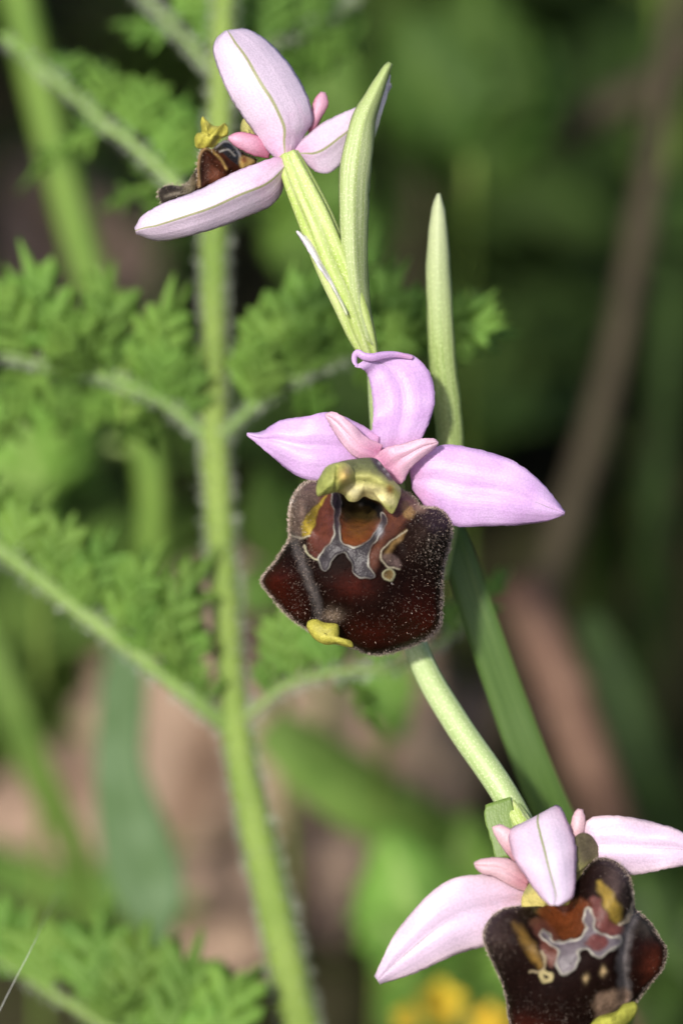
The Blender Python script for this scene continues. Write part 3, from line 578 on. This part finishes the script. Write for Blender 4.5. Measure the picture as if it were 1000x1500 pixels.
def dep_lip3(x, y, r):
    X = (x - 690) / .31; Y = (y - 1170) / .31
    d = -.5 - 4.5 * (1 - r ** 2.2) - 2.0 * gz(X, Y, 150, 660, 110, 130) - 1.8 * gz(X, Y, 700, 420, 70, 120) + 2.6 * gz(X, Y, 450, 560, 110, 110) + .8 * np.exp(-(seg_d(X, Y, [(775, 540), (735, 640), (715, 780), (730, 940)]) / 28) ** 2) + .9 * sm(.9, 1, r) ** 2
    return d + D3 - .12 * (1 - sm(3, 10, np.abs(poly_sd(X, Y, SP3s))))
lip3, fr3 = blob('lip', LIP3, Z3([(470, 780)])[0], dep_lip3, M['lip'], fb, na=360, nr=130, back=1.2, colfn=col_lip3)
lip_hairs(fr3, fb, 5000, lambda x, y, r: (.06 + 2.5 * sm(.93, .99, r) + gz(x, y, 725, 1370, 30, 40) + .8 * gz(x, y, 900, 1290, 25, 40) + .6 * gz(x, y, 800, 1480, 60, 20)) * (1 - gz(x, y, 845, 1375, 40, 32)), 14)
def col_colm3(px, py):
    x = (px - 690) / .31; y = (py - 1170) / .31; p = Paint(x, y, (0.30, 0.28, 0.11)); p.c[:, 3] = .5
    p.poly([(230, 470), (330, 430), (400, 500), (330, 540), (250, 545)], (0.52, 0.44, 0.13), 20); p.poly([(430, 450), (520, 420), (525, 490), (470, 520)], (0.45, 0.45, 0.10), 12)
    p.poly([(470, 80), (600, 180), (610, 270), (510, 300)], (0.11, 0.09, 0.05), 30); return p.c  # dorsal sepal's shadow painted onto the column as dark olive-brown
blob('column', Z3([(235, 480), (265, 410), (330, 330), (430, 260), (500, 170), (560, 170), (605, 240), (600, 275), (545, 330), (540, 420), (522, 495), (480, 525), (430, 505), (350, 520), (300, 555), (250, 540)]), Z3([(430, 400)])[0], lambda x, y, r: -.3 - .9 * (1 - r ** 2) + D3 + .02 * np.clip(x - 830, 0, 60), M['column'], fb, na=110, nr=24, back=3.0, colfn=col_colm3)
blob('lip_appendage', Z3([(560, 1075), (600, 1030), (680, 1005), (720, 970), (775, 962), (780, 1010), (730, 1070), (660, 1110), (590, 1110)]), Z3([(670, 1040)])[0], lambda x, y, r: -3.0 - 1.2 * (1 - r ** 2) + D3, M['column'], fb, na=80, nr=14, back=1.0, colfn=lambda a, b: Paint(a, b, (0.42, 0.42, 0.07)).c)

# ------------------------------------------------------------------ THE HAIRY HERB BEHIND
def leaflet_mesh(B, T, width, nl, tilt, seed):
    """deeply cut leaflet between two world points: a midrib with pointed side lobes and an end lobe"""
    rs = random.Random(seed); B = Vector(B); T = Vector(T); ax = T - B; Ln = ax.length; ax.normalize()
    sd = ax.cross(FWD).normalized(); sd = Matrix.Rotation(tilt, 3, ax) @ sd; nn = sd.cross(ax).normalized()
    if nn.dot(FWD) > 0: nn = -nn
    V = []; F = []; uv = []; bend = rs.uniform(-.10, .10); nv = 14; lift = 0
    def mid(t): return B + ax * (t * Ln) + sd * (bend * Ln * t * t) + nn * (Ln * .10 * math.sin(t * 2.6))
    lobes = [(.42, 0.0, .60, .30)]
    for j in range(nl):
        t = .10 + .62 * j / nl
        for side in (-1, 1): lobes.append((t + rs.uniform(-.03, .03) + (.05 if side > 0 else 0), side * rs.uniform(.55, .85), (.60 - .26 * j / nl) * rs.uniform(.85, 1.15), .135))
    for q, (t0, ang, ll, wf) in enumerate(lobes):
        o = mid(t0) if q else mid(0); L = width * ll * 2.0 if q else Ln * 1.0; w = width * wf * 1.7 if q else width * .24
        d = (ax * math.cos(ang) + sd * math.sin(ang)).normalized(); e = (sd * math.cos(ang) - ax * math.sin(ang)).normalized(); lift = .00005 * q; base = len(V)
        droop = rs.uniform(-.08, .10); cup = rs.uniform(.05, .22); ph = rs.uniform(0, 6)
        for i in range(nv + 1):
            v = i / nv; env = (.25 + .75 * math.sin(math.pi * min(1, v * .62 + .06)) ** 1.2) * (1 - v ** 3.2) * (1 + .22 * math.sin(v * 17 + ph))
            c = (o + d * (L * v) if q else mid(v)) + nn * (lift - droop * L * v * v * .6)
            for u in (-1, 0, 1): V.append(c + e * (u * w * env) - nn * (cup * abs(u) * w * env * .6) + d * (abs(u) * w * env * .3)); uv.append((.5 + .5 * u, v))
        F += grid_faces(nv + 1, 3, base)
    return np.array(V), F, uv

def herb_leaf(plant, rachis, leaflets, seed, r0=7.5, r1=2.5, hair=500, label=None, mat='herb_leaf', smat='herb_rachis', back=9, dense=True):
    rachis = [(a, b, c + back) for a, b, c in rachis]; leaflets = [(a, b, c, d + back, e, f) for a, b, c, d, e, f in leaflets]
    q = cr(rachis, 60); C = P(q[:, 0], q[:, 1], q[:, 2]); t = np.linspace(0, 1, 60)
    rr = (r0 * (1 - t) + r1 * t) * PX * (FOCUS + q[:, 2] * MM) / FOCUS
    lf = tube('leaf', C, rr, M[smat], plant, seg=8)
    if label: lf['label'] = label
    rs = random.Random(seed)
    extra = [(min(.98, tt + .05), tx + rs.uniform(-45, 45), ty + rs.uniform(-25, 45), td + rs.uniform(3, 8), w * rs.uniform(.7, 1), nl) for q_, (tt, tx, ty, td, w, nl) in enumerate(leaflets) if dense]
    for i, (tt, tx, ty, td, w, nl) in enumerate(leaflets + extra):
        b = C[min(59, int(tt * 59))]; tip = P1(tx + rs.uniform(-6, 6), ty + rs.uniform(-6, 6), td)
        V, f, uv = leaflet_mesh(b, tip, w * PX * 2.1, 3 if w >= 24 else 2, rs.uniform(-.3, .3), seed * 31 + i)
        o = build('leaflet', V, f, M[mat], lf, uv=uv); solid(o, .18)
    if hair: stem_hairs(C, rr, lf, hair, seed, .9)
    return lf
def stem_hairs(C, rr, parent, n, seed, L=.85, w=.016):
    n = int(n * 1.5); rs = np.random.default_rng(seed); i = rs.integers(1, len(C) - 1, n); T, N, B = frames(C); a = rs.uniform(0, 6.283, n)
    D = np.cos(a)[:, None] * N[i] + np.sin(a)[:, None] * B[i]
    base = C[i] + D * (rr[i] * .95)[:, None] + T[i] * (rs.uniform(-.5, .5, n) * np.linalg.norm(C[1] - C[0]))[:, None]
    D = D - T[i] * rs.uniform(-.2, .5, n)[:, None]; D /= np.linalg.norm(D, axis=1)[:, None]
    return hairs('hair', base, D, rs.uniform(.4, 1.0, n) * L * MM, w * MM, M['hair_white'], parent, curve=.5, seed=seed)

def herb_stem(plant, pts, drift, hair, seed, n=90, mat='herb_stem'):
    q = cr(pts, n); C = P(q[:, 0], q[:, 1], q[:, 2]); rr = q[:, 3] * PX * (FOCUS + q[:, 2] * MM) / FOCUS
    g = to_ground(pts, drift, 10); C = np.vstack([C, g]); rr = np.concatenate([rr, np.full(len(g), rr[-1])])
    tube('stem', C, rr, M[mat], plant, seg=20, ribs=6, amp=.10)
    if hair: stem_hairs(C[:n], rr[:n], plant, hair, seed)
    return C
HB = 9
herb_pts = [(a_, b_, c_ + HB, r_) for a_, b_, c_, r_ in [(328, -70, 33, 17), (326, 100, 32, 17), (314, 330, 31, 18.5), (314, 500, 30, 18.5), (315, 650, 30, 20), (328, 850, 30, 20), (345, 1060, 30, 21), (372, 1200, 30, 24), (402, 1330, 30, 26), (440, 1500, 31, 28), (475, 1640, 33, 29)]]
hb = P1(*herb_pts[-1][:3]); herb = empty('hairy_herb', (hb.x + .004, hb.y, 0), 'bright green hairy-stemmed herb with paired feathery leaves behind the orchid', 'herb')
herb_stem(herb, herb_pts, (4, 0), 4200, 41)
herb_leaf(herb, [(312, 650, 30), (255, 600, 29), (190, 565, 28), (110, 540, 28), (30, 525, 28), (-60, 505, 29)],
          [(.12, 292, 500, 27, 22, 3), (.22, 232, 480, 26, 30, 3), (.33, 250, 395, 26, 34, 4), (.45, 150, 378, 25, 38, 4), (.52, 96, 445, 24, 34, 4), (.62, 20, 345, 26, 40, 5), (.74, -30, 390, 25, 38, 4), (.42, 120, 620, 34, 26, 3), (.66, 10, 610, 34, 30, 3), (.85, -60, 430, 25, 34, 4), (.3, 180, 640, 38, 22, 3), (.5, 60, 480, 23, 30, 4)], 51)
herb_leaf(herb, [(318, 650, 30), (352, 612, 28), (405, 570, 27), (480, 532, 26), (560, 506, 25), (650, 492, 24), (715, 470, 24)],
          [(.16, 372, 420, 26, 28, 4), (.24, 420, 375, 25, 34, 4), (.34, 480, 360, 24, 36, 4), (.44, 560, 355, 24, 38, 4), (.54, 610, 380, 23, 36, 4), (.48, 560, 420, 22, 32, 3), (.64, 640, 420, 25, 26, 4), (.66, 690, 440, 20, 28, 3), (.74, 735, 440, 20, 28, 3), (.8, 750, 470, 20, 28, 3), (.9, 748, 455, 20, 24, 3), (.6, 640, 470, 20, 28, 3), (.35, 480, 600, 32, 24, 3), (.55, 590, 580, 32, 24, 3), (.2, 400, 500, 24, 24, 3), (.35, 470, 450, 23, 26, 3)], 52)
herb_leaf(herb, [(335, 1065, 30), (285, 1025, 28), (210, 965, 27), (130, 905, 26), (60, 850, 25), (-20, 790, 24), (-90, 740, 24)],
          [(.1, 290, 960, 27, 20, 3), (.2, 300, 895, 26, 26, 3), (.3, 300, 835, 25, 34, 4), (.42, 235, 795, 24, 32, 4), (.53, 170, 768, 24, 32, 4), (.64, 105, 748, 24, 32, 4), (.75, 45, 735, 24, 32, 4), (.87, -15, 700, 24, 32, 4), (.16, 240, 900, 25, 22, 3), (.3, 200, 850, 25, 26, 3), (.5, 110, 810, 24, 24, 3)], 53, r0=13, r1=12)
herb_leaf(herb, [(350, 1062, 30), (385, 1030, 28), (430, 1000, 26), (500, 984, 25), (580, 976, 25), (660, 930, 25), (710, 870, 25)],
          [(.14, 395, 950, 26, 18, 3), (.24, 405, 870, 26, 30, 4), (.36, 470, 880, 26, 26, 4), (.55, 560, 880, 26, 26, 4), (.9, 738, 830, 25, 20, 3), (.78, 700, 830, 26, 18, 3), (.4, 560, 1030, 32, 18, 3)], 54)
herb_leaf(herb, [(313, 335, 32), (270, 285, 32), (210, 225, 33), (140, 170, 34), (75, 110, 35), (0, 50, 36)],
          [(.22, 262, 175, 36, 28, 4), (.32, 280, 140, 38, 30, 4), (.44, 215, 112, 38, 30, 4), (.56, 165, 98, 39, 28, 4), (.7, 105, 80, 40, 26, 3), (.5, 60, 240, 42, 20, 3), (.2, 210, 330, 42, 22, 3)], 55, r0=7, r1=5)
herb_leaf(herb, [(325, 120, 33), (290, 80, 33), (245, 30, 34), (195, -20, 34)], [(.35, 345, 5, 36, 28, 4), (.6, 300, -30, 36, 28, 4), (.5, 190, 60, 40, 18, 3)], 56, r0=7, r1=5)
herb_leaf(herb, [(327, 105, 33), (385, 70, 38), (450, 40, 42), (530, -10, 46)], [(.3, 395, -30, 42, 30, 4), (.45, 480, -40, 46, 32, 4), (.6, 500, 90, 46, 34, 4), (.4, 420, 130, 44, 26, 3)], 57, r0=6)
herb_leaf(herb, [(465, 1610, 33), (330, 1575, 40), (210, 1530, 46), (110, 1475, 50), (0, 1405, 54), (-70, 1370, 56)],
          [(.3, 360, 1420, 46, 44, 4), (.4, 290, 1360, 48, 42, 4), (.5, 215, 1335, 50, 42, 4), (.6, 140, 1335, 52, 42, 4), (.72, 50, 1350, 54, 40, 4), (.84, -20, 1330, 55, 40, 4), (.4, 330, 1500, 44, 34, 3), (.55, 170, 1440, 46, 30, 3)], 58, r0=11, r1=6, back=-10)

# second herb further back
h2_pts = [(15, -60, 100, 25), (68, 170, 99, 25), (125, 380, 98, 25), (185, 560, 98, 24), (222, 700, 98, 22), (218, 850, 100, 20), (196, 1000, 103, 19), (190, 1150, 106, 18)]
h2b = P1(*h2_pts[-1][:3]); herb2 = empty('hairy_herb', (h2b.x, h2b.y, 0), 'blurred second green herb stem leaning behind the hairy herb', 'herb')
herb_stem(herb2, h2_pts, (2, 3), 0, 42, 50, 'second_stem')
herb_leaf(herb2, [(215, 660, 98), (130, 650, 98), (50, 665, 98), (-40, 690, 98)], [(.3, 60, 560, 92, 60, 3), (.5, 20, 600, 92, 60, 3), (.6, 90, 730, 92, 50, 3), (.8, -30, 640, 92, 54, 3)], 59, hair=0, back=0)

# ------------------------------------------------------------------ BACKGROUND PLANTS
def blade(name, pts, mat, label, cat='grass', group=None, n=40, root=True, drift=(0, 0), fold=.25, tilt=0.0, parent=None):
    """grass blade: centre line (px, py, depth, half width px) with a V fold"""
    q = cr(pts, n); C = P(q[:, 0], q[:, 1], q[:, 2]); hw = q[:, 3] * PX * (FOCUS + q[:, 2] * MM) / FOCUS
    if root: g = to_ground(pts, drift, 8); C = np.vstack([C, g]); hw = np.concatenate([hw, np.full(len(g), hw[-1] * .8)])
    T, N, B = frames(C); V = []; uv = []; m = len(C)
    for i in range(m):
        nn = B[i] if B[i] @ VIEW > 0 else -B[i]; s = N[i] * math.cos(tilt) + nn * math.sin(tilt)
        for u in (-1, -.5, 0, .5, 1): V.append(C[i] + s * hw[i] * u - nn * hw[i] * fold * (abs(u) - .5)); uv.append((.5 + .5 * u, i / m))
    o = build(name, V, grid_faces(m, 5), M[mat], parent, origin=C[-1] if root else C[0], uv=uv); solid(o, .2)
    return tag(o, label, cat, group)

blade('grass_blade', [(652, 740, 12, 10), (668, 800, 11, 22), (700, 900, 11, 25), (745, 1030, 12, 27), (795, 1160, 13, 28), (860, 1300, 16, 28), (900, 1420, 20, 26)], 'near_blade', 'wide green grass blade rising diagonally right behind the dark lip', drift=(6, 4), fold=.15)
blade('glaucous_leaf', [(188, 900, 92, 18), (182, 1000, 92, 33), (176, 1120, 92, 36), (198, 1230, 90, 52), (222, 1310, 88, 50), (236, 1375, 88, 14)], 'glaucous', 'blue-green broad strap leaf hanging upright over the brown litter', 'leaf', drift=(3, 4))
blade('grass_blade', [(390, 1060, 110, 30), (450, 1110, 110, 48), (540, 1175, 112, 52), (640, 1230, 116, 46), (720, 1290, 122, 40)], 'grass_green', 'broad dull green blade lying diagonally above the dead leaves', drift=(5, 8))
blade('grass_blade', [(-40, 900, 100, 24), (10, 1020, 100, 26), (60, 1140, 102, 24), (110, 1240, 106, 20)], 'grass_green', 'olive green blade leaning beside the blue-green strap leaf', drift=(3, 6))
blade('grass_blade', [(860, 900, 120, 20), (905, 1010, 120, 36), (950, 1130, 120, 38), (1000, 1260, 122, 36)], 'grass_dark', 'dark green grass blade leaning in shade near the right sepal', drift=(3, 8))
def stalk(name, pts, mat, label, drift=(0, 0), n=40, nodes=()):
    q = cr(pts, n); C = P(q[:, 0], q[:, 1], q[:, 2]); rr = q[:, 3] * PX * (FOCUS + q[:, 2] * MM) / FOCUS
    g = to_ground(pts, drift, 6); C = np.vstack([C, g]); rr = np.concatenate([rr, np.full(len(g), rr[-1])])
    for t in nodes: rr = rr * (1 + .35 * np.exp(-((np.arange(len(rr)) / len(rr) - t) / .012) ** 2))
    return tag(tube(name, C, rr, M[mat], seg=12, ribs=4, amp=.1, origin=C[-1]), label, 'stalk')
stalk('dry_stalk', [(1010, -80, 150, 17), (975, 100, 150, 18), (945, 300, 148, 19), (890, 560, 145, 21), (820, 790, 143, 23), (770, 930, 143, 23)], 'dry_stalk', 'tall brown dry stalk leaning in the dark background', (-8, 10), nodes=(.35, .7))
stalk('dry_stalk', [(755, 850, 125, 34), (800, 950, 125, 36), (845, 1070, 126, 38), (890, 1210, 128, 40)], 'dry_pink', 'short pinkish brown dry stalk behind the wide green grass blade', (6, 10), nodes=(.4,))
stalk('dry_stalk', [(1040, 70, 180, 16), (930, 135, 180, 22), (800, 205, 182, 24), (690, 240, 186, 22), (620, 265, 190, 16)], 'dry_stalk', 'thin brown stalk crossing the dark background almost level', (-6, 10))

# broad leaved plants, yellow flower
def leaf_obj(name, B, T, width, mat, parent, teeth=6, tilt=0.0, cup=.15, seed=0, thick=.2):
    B = Vector(B); T = Vector(T); ax = T - B; Ln = ax.length; ax.normalize(); rs = random.Random(seed)
    sd = ax.cross(FWD).normalized(); sd = Matrix.Rotation(tilt, 3, ax) @ sd; nn = sd.cross(ax).normalized()
    if nn.dot(FWD) > 0: nn = -nn
    V = []; uv = []; nv = 40
    for i in range(nv + 1):
        v = i / nv; env = math.sin(math.pi * v ** .8) ** .75 if 0 < v < 1 else 0
        tw = 1 + .10 * math.sin(v * teeth * 6.28)
        for u in (-1, -.6, -.25, 0, .25, .6, 1):
            w = width * env * u * tw
            V.append(B + ax * (Ln * v) + sd * w + nn * (Ln * .14 * math.sin(v * 2.8) - cup * abs(w) + width * .04 * math.sin(v * 17 + 4 * u))); uv.append((.5 + .5 * u, v))
    return solid(build(name, V, grid_faces(nv + 1, 7), M[mat], parent, origin=B, uv=uv), thick)
def broad_plant(name, base_px, leaves, mat, label, cat, lean=(0, 0), group=None, rad=.5):
    """plant with a stalk from the soil to a crown point, and leaves given as base/tip (px, py, depth, tipx, tipy, tipd, halfwidth px)"""
    c = P1(*base_px); root = Vector((c.x + lean[0] * MM, c.y + lean[1] * MM, 0))
    pl = empty(name, root, label, cat, group)
    C = np.array([root.lerp(c, t) + Vector((0, 0, -.003 * (1 - t))) for t in np.linspace(0, 1, 12)]); tube('stem', C, rad * MM, M['herb_stem'], pl, seg=8)
    for i, (tx, ty, td, w) in enumerate(leaves):
        leaf_obj('leaf', c, P1(tx, ty, td), w * PX * (FOCUS + td * MM) / FOCUS, mat, pl, tilt=random.uniform(-.4, .4), seed=i)
    return pl
broad_plant('leafy_herb', (640, 1440, 102), [(570, 1215, 104, 90), (690, 1190, 108, 80), (545, 1340, 100, 60), (780, 1330, 108, 80), (580, 1560, 96, 70), (720, 1560, 98, 80), (560, 1430, 98, 50)], 'broad_leaf', 'bright green leafy herb behind the lowest orchid flower', 'herb', (4, 12))
broad_plant('leafy_herb', (985, 1420, 85), [(930, 1260, 88, 60), (1040, 1270, 88, 70), (960, 1540, 80, 60), (1080, 1400, 86, 70)], 'shade_painted_leaf', 'dark leafy herb in the shade right of the lowest flower', 'herb', (4, 12))
broad_plant('leafy_herb', (690, 230, 150), [(590, 20, 152, 90), (700, -40, 156, 95), (800, 60, 160, 85), (620, 190, 148, 70), (780, 220, 156, 60)], 'mid_leaf', 'large-leaved green herb out of focus above the pointed narrow bract', 'herb', (0, 20))
broad_plant('leafy_herb', (60, 720, 92), [(0, 560, 92, 70), (100, 570, 94, 60), (-60, 660, 92, 60), (20, 790, 88, 50)], 'broad_leaf', 'green leafy herb blurred beyond the second herb stem', 'herb', (-4, 14))
broad_plant('leafy_herb', (560, 1060, 105), [(530, 960, 106, 34), (590, 960, 108, 40), (600, 1050, 106, 30)], 'broad_leaf', 'yellow-green leafy herb below the dark lip of the middle flower', 'herb', (0, 14))
broad_plant('leafy_herb', (455, 290, 112), [(400, 70, 112, 60), (500, 20, 114, 70), (380, 250, 110, 46), (530, 250, 112, 50), (430, 430, 106, 60), (560, 400, 110, 50)], 'back_leaf', 'soft green leafy herb far behind the top flower ovary', 'herb', (2, 14))
broad_plant('leafy_herb', (405, 830, 100), [(380, 690, 100, 44), (440, 720, 102, 50), (360, 900, 98, 40), (470, 860, 100, 40)], 'back_leaf', 'soft green leafy herb between the hairy stem and the middle lip', 'herb', (2, 12))
def yellow_flower(px, py, d, r, label, plant_root):
    c = P1(px, py, d); pl = empty('yellow_flower', plant_root, label, 'flower', 'small yellow flowers below the lowest orchid flower')
    C = np.array([Vector(plant_root).lerp(c, t) + Vector((0, 0, -.003 * (1 - t))) for t in np.linspace(0, 1, 14)]); tube('stem', C, .35 * MM, M['herb_stem'], pl, seg=8)
    for i in range(5):
        a = i * 1.2566 + .3; t = c + (RIGHT * math.cos(a) + UP * math.sin(a)) * (r * PX * 1.2) - FWD * (r * PX * .35)
        leaf_obj('petal', c, t, r * PX * .55, 'yellow_petal', pl, teeth=0, seed=i, thick=.1)
    bm = tube('centre', np.array([c + FWD * .0004, c - FWD * .0006, c - FWD * .0012]), np.array([.5, .6, .2]) * MM * r / 30, M['yellow_petal'], pl, seg=10)
    return pl
for (x, y, d, r, lb) in ((645, 1468, 84, 40, 'largest of three blurred yellow flowers among green leaves under the lilac sepal'), (596, 1492, 86, 24, 'smallest of three blurred yellow flowers among green leaves under the lilac sepal'), (716, 1498, 84, 34, 'blurred yellow flower right beside the lowest dark lip')):
    c = P1(x, y, d); yellow_flower(x, y, d, r, lb, (c.x + .003, c.y + .008, 0))

# silk thread in the lower corner
q = P(np.array([-10, 20, 52]), np.array([1500, 1440, 1378]), np.array([4, 5, 6])); qq = P(np.array([-40]), np.array([1560]), np.array([2]))
C = np.vstack([qq, q]); C = np.vstack([C, P(np.array([66, 90]), np.array([1345, 1300]), np.array([20, 40]))])
tag(tube('silk_thread', cr(C, 30), .014 * MM, M['silk'], seg=6), 'fine white silk thread crossing in front of the feathery leaf', 'thread')

# ------------------------------------------------------------------ LITTER AND UNDERGROWTH ON THE SOIL
def dead_leaf_mesh(seed):
    rs = random.Random(seed); V = []; uv = []; L = 1.0; W = rs.uniform(.26, .36); a, b, c = rs.uniform(.05, .18), rs.uniform(-.12, .12), rs.uniform(0, 6)
    for i in range(27):
        v = i / 26; env = math.sin(math.pi * min(1, v ** .85 * .97 + .01)) ** .8 * (1 + .08 * math.sin(v * 40))
        for u in (-1, -.66, -.33, 0, .33, .66, 1):
            V.append((u * W * env, v - .5, a * math.sin(v * 3.1) + b * u * u + .04 * math.sin(v * 11 + c + u * 3) + .03 * math.cos(u * 5 + c))); uv.append((.5 + .5 * u, v))
    me = bpy.data.meshes.new('dead_leaf'); me.from_pydata(V, [], grid_faces(27, 7)); me.polygons.foreach_set('use_smooth', [True] * len(me.polygons))
    li = np.empty(len(me.loops), int); me.loops.foreach_get('vertex_index', li); l = me.uv_layers.new(name='UVMap'); l.data.foreach_set('uv', np.array(uv)[li].ravel())
    me.materials.append(M['dead_leaf']); return me
DL = [dead_leaf_mesh(i) for i in range(5)]
rs = random.Random(5)
def ground_pt(px, py):
    lo, hi = 0.0, 900.0
    for _ in range(40):
        m = (lo + hi) / 2
        if P1(px, py, m).z > 0: lo = m
        else: hi = m
    return P1(px, py, lo)
spots = [(300, 1180), (420, 1250), (520, 1330), (380, 1390), (470, 1150), (260, 1330), (560, 1250), (110, 1330), (640, 1130), (450, 1330), (330, 1260), (560, 1430), (350, 1320), (130, 600), (500, 1230), (430, 1440), (610, 1170)]
for i, (x, y) in enumerate(spots):
    g = ground_pt(x, y); o = link('dead_leaf', DL[i % 5], None, g + Vector((0, 0, .005 + .003 * (i % 4)))); s = rs.uniform(.022, .036)
    o.scale = (s, s, s); o.rotation_euler = (rs.uniform(.1, .5), rs.uniform(-.35, .35), rs.uniform(0, 6.28)); solid(o, .3)
    if i in (0, 1, 2, 4, 6, 9, 10, 13, 14): o.rotation_euler = (rs.uniform(.6, .95), rs.uniform(-.3, .3), rs.uniform(-.9, .9)); o.location.z += .010; o.scale = (s * 1.25,) * 3; o.modifiers[0].thickness = .012
    tag(o, 'dry brown fallen leaf lying on the soil behind the plants', 'leaf', 'fallen leaves on the soil')

LM = {}
def unit_leaf(mat, k):
    if (mat, k) in LM: return LM[(mat, k)]
    V = []; uv = []; rs = random.Random(k); w0 = rs.uniform(.16, .3)
    for i in range(17):
        v = i / 16; env = max(.03, math.sin(math.pi * min(1, max(0, (v - .25) / .75)) ** .85) ** .8) * (1 + .06 * math.sin(v * 45))
        for u in (-1, -.5, 0, .5, 1): V.append((u * w0 * env, v, .28 * math.sin(v * 2.3) * (1 if k % 2 else .6) - .18 * abs(u) * w0 * env - .12 * v * v)); uv.append((.5 + .5 * u, v))
    me = bpy.data.meshes.new('leaf'); me.from_pydata(V, [], grid_faces(17, 5)); me.polygons.foreach_set('use_smooth', [True] * len(me.polygons))
    li = np.empty(len(me.loops), int); me.loops.foreach_get('vertex_index', li); l = me.uv_layers.new(name='UVMap'); l.data.foreach_set('uv', np.array(uv)[li].ravel())
    me.materials.append(M[mat]); LM[(mat, k)] = me; return me
def rosette(x, y, size, n, mat, label, group, seed):
    rs = random.Random(seed); pl = empty('low_herb', (x, y, 0), label, 'herb', group)
    for i in range(n):
        o = link('leaf', unit_leaf(mat, rs.randrange(4)), pl, Vector((x, y, .001)))
        s = size * rs.uniform(.6, 1.15); o.scale = (s, s, s)
        o.rotation_euler = (rs.uniform(.15, 1.15), rs.uniform(-.4, .4), i * 6.283 / n + rs.uniform(-.5, .5)); solid(o, .2); o.modifiers[0].thickness = .008
    return pl
rs = random.Random(17)
def to_px(p):
    v = Vector(p) - camo.location; d = v.dot(FWD); k = FOCUS / d / PX
    return 500 + v.dot(RIGHT) * k, 750 - v.dot(UP) * k
def in_clear(x, y):
    a, b = to_px((x, y, .012)); return 200 < a < 660 and 1040 < b < 1700
for i in range(46):
    x = rs.uniform(-.11, .11); y = rs.uniform(.13, .56)
    left = x < -.005
    if in_clear(x, y): continue
    rosette(x, y, rs.uniform(.028, .05), rs.randint(6, 9), 'grass_green' if left and rs.random() < .6 else 'shade_painted_leaf',
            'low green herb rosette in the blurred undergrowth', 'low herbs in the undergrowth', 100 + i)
def tuft_blade(x, y, h, lean, az, w, mat, seed):
    rs = random.Random(seed); n = 14; C = []; d = Vector((math.cos(az), math.sin(az), 0))
    for i in range(n):
        t = i / (n - 1); C.append(np.array(Vector((x, y, -.003)) + Vector((0, 0, 1)) * (h * (t - .25 * lean * t * t)) + d * (h * lean * t * t)))
    C = np.array(C); side = np.array(Vector((-math.sin(az + rs.uniform(-.6, .6)), math.cos(az), 0)).normalized()); V = []; uv = []
    for i in range(n):
        ww = w * (1 - (i / (n - 1)) ** 2.2) + .00008
        for u in (-1, 0, 1): V.append(C[i] + side * ww * u + np.array((0, 0, ww * .25 * abs(u)))); uv.append((.5 + .5 * u, i / n))
    o = build('grass_blade', V, grid_faces(n, 3), M[mat], origin=C[0], uv=uv); solid(o, .15)
    return tag(o, 'thin grass blade in the blurred undergrowth', 'grass', 'thin grass blades in the undergrowth')
for i in range(90):
    x = rs.uniform(-.12, .12); y = rs.uniform(.14, .58)
    if in_clear(x, y): continue
    tuft_blade(x, y, rs.uniform(.05, .13), rs.uniform(.2, .9), rs.uniform(0, 6.28), rs.uniform(.0008, .0022), 'grass_dark' if x > -.01 or rs.random() < .4 else 'grass_green', 300 + i)

# tall leafy herbs added just left of the view to shade the undergrowth behind
def tall_herb(x, y, h, seed, mat='shade_painted_leaf'):
    rs = random.Random(seed); pl = empty('tall_herb', (x, y, 0), 'tall dark leafy herb added at the left to shade the undergrowth', 'herb', 'tall leafy herbs added to shade the undergrowth')
    C = np.array([(x + .004 * math.sin(3 * t + seed), y + .004 * math.cos(2 * t + seed), h * t - .003) for t in np.linspace(0, 1, 20)])
    tube('stem', C, np.linspace(.0016, .0007, 20), M['herb_stem'], pl, seg=8)
    for i in range(int(h / .010)):
        t = .12 + .88 * i / (h / .010); b = C[min(19, int(t * 19))]
        o = link('leaf', unit_leaf(mat, rs.randrange(4)), pl, Vector(b)); sz = rs.uniform(.03, .045) * (1.1 - .4 * t); o.scale = (sz, sz, sz)
        o.rotation_euler = (rs.uniform(.1, .9), rs.uniform(-.4, .4), i * 2.4 + rs.uniform(-.4, .4)); solid(o, .2); o.modifiers[0].thickness = .008
    return pl
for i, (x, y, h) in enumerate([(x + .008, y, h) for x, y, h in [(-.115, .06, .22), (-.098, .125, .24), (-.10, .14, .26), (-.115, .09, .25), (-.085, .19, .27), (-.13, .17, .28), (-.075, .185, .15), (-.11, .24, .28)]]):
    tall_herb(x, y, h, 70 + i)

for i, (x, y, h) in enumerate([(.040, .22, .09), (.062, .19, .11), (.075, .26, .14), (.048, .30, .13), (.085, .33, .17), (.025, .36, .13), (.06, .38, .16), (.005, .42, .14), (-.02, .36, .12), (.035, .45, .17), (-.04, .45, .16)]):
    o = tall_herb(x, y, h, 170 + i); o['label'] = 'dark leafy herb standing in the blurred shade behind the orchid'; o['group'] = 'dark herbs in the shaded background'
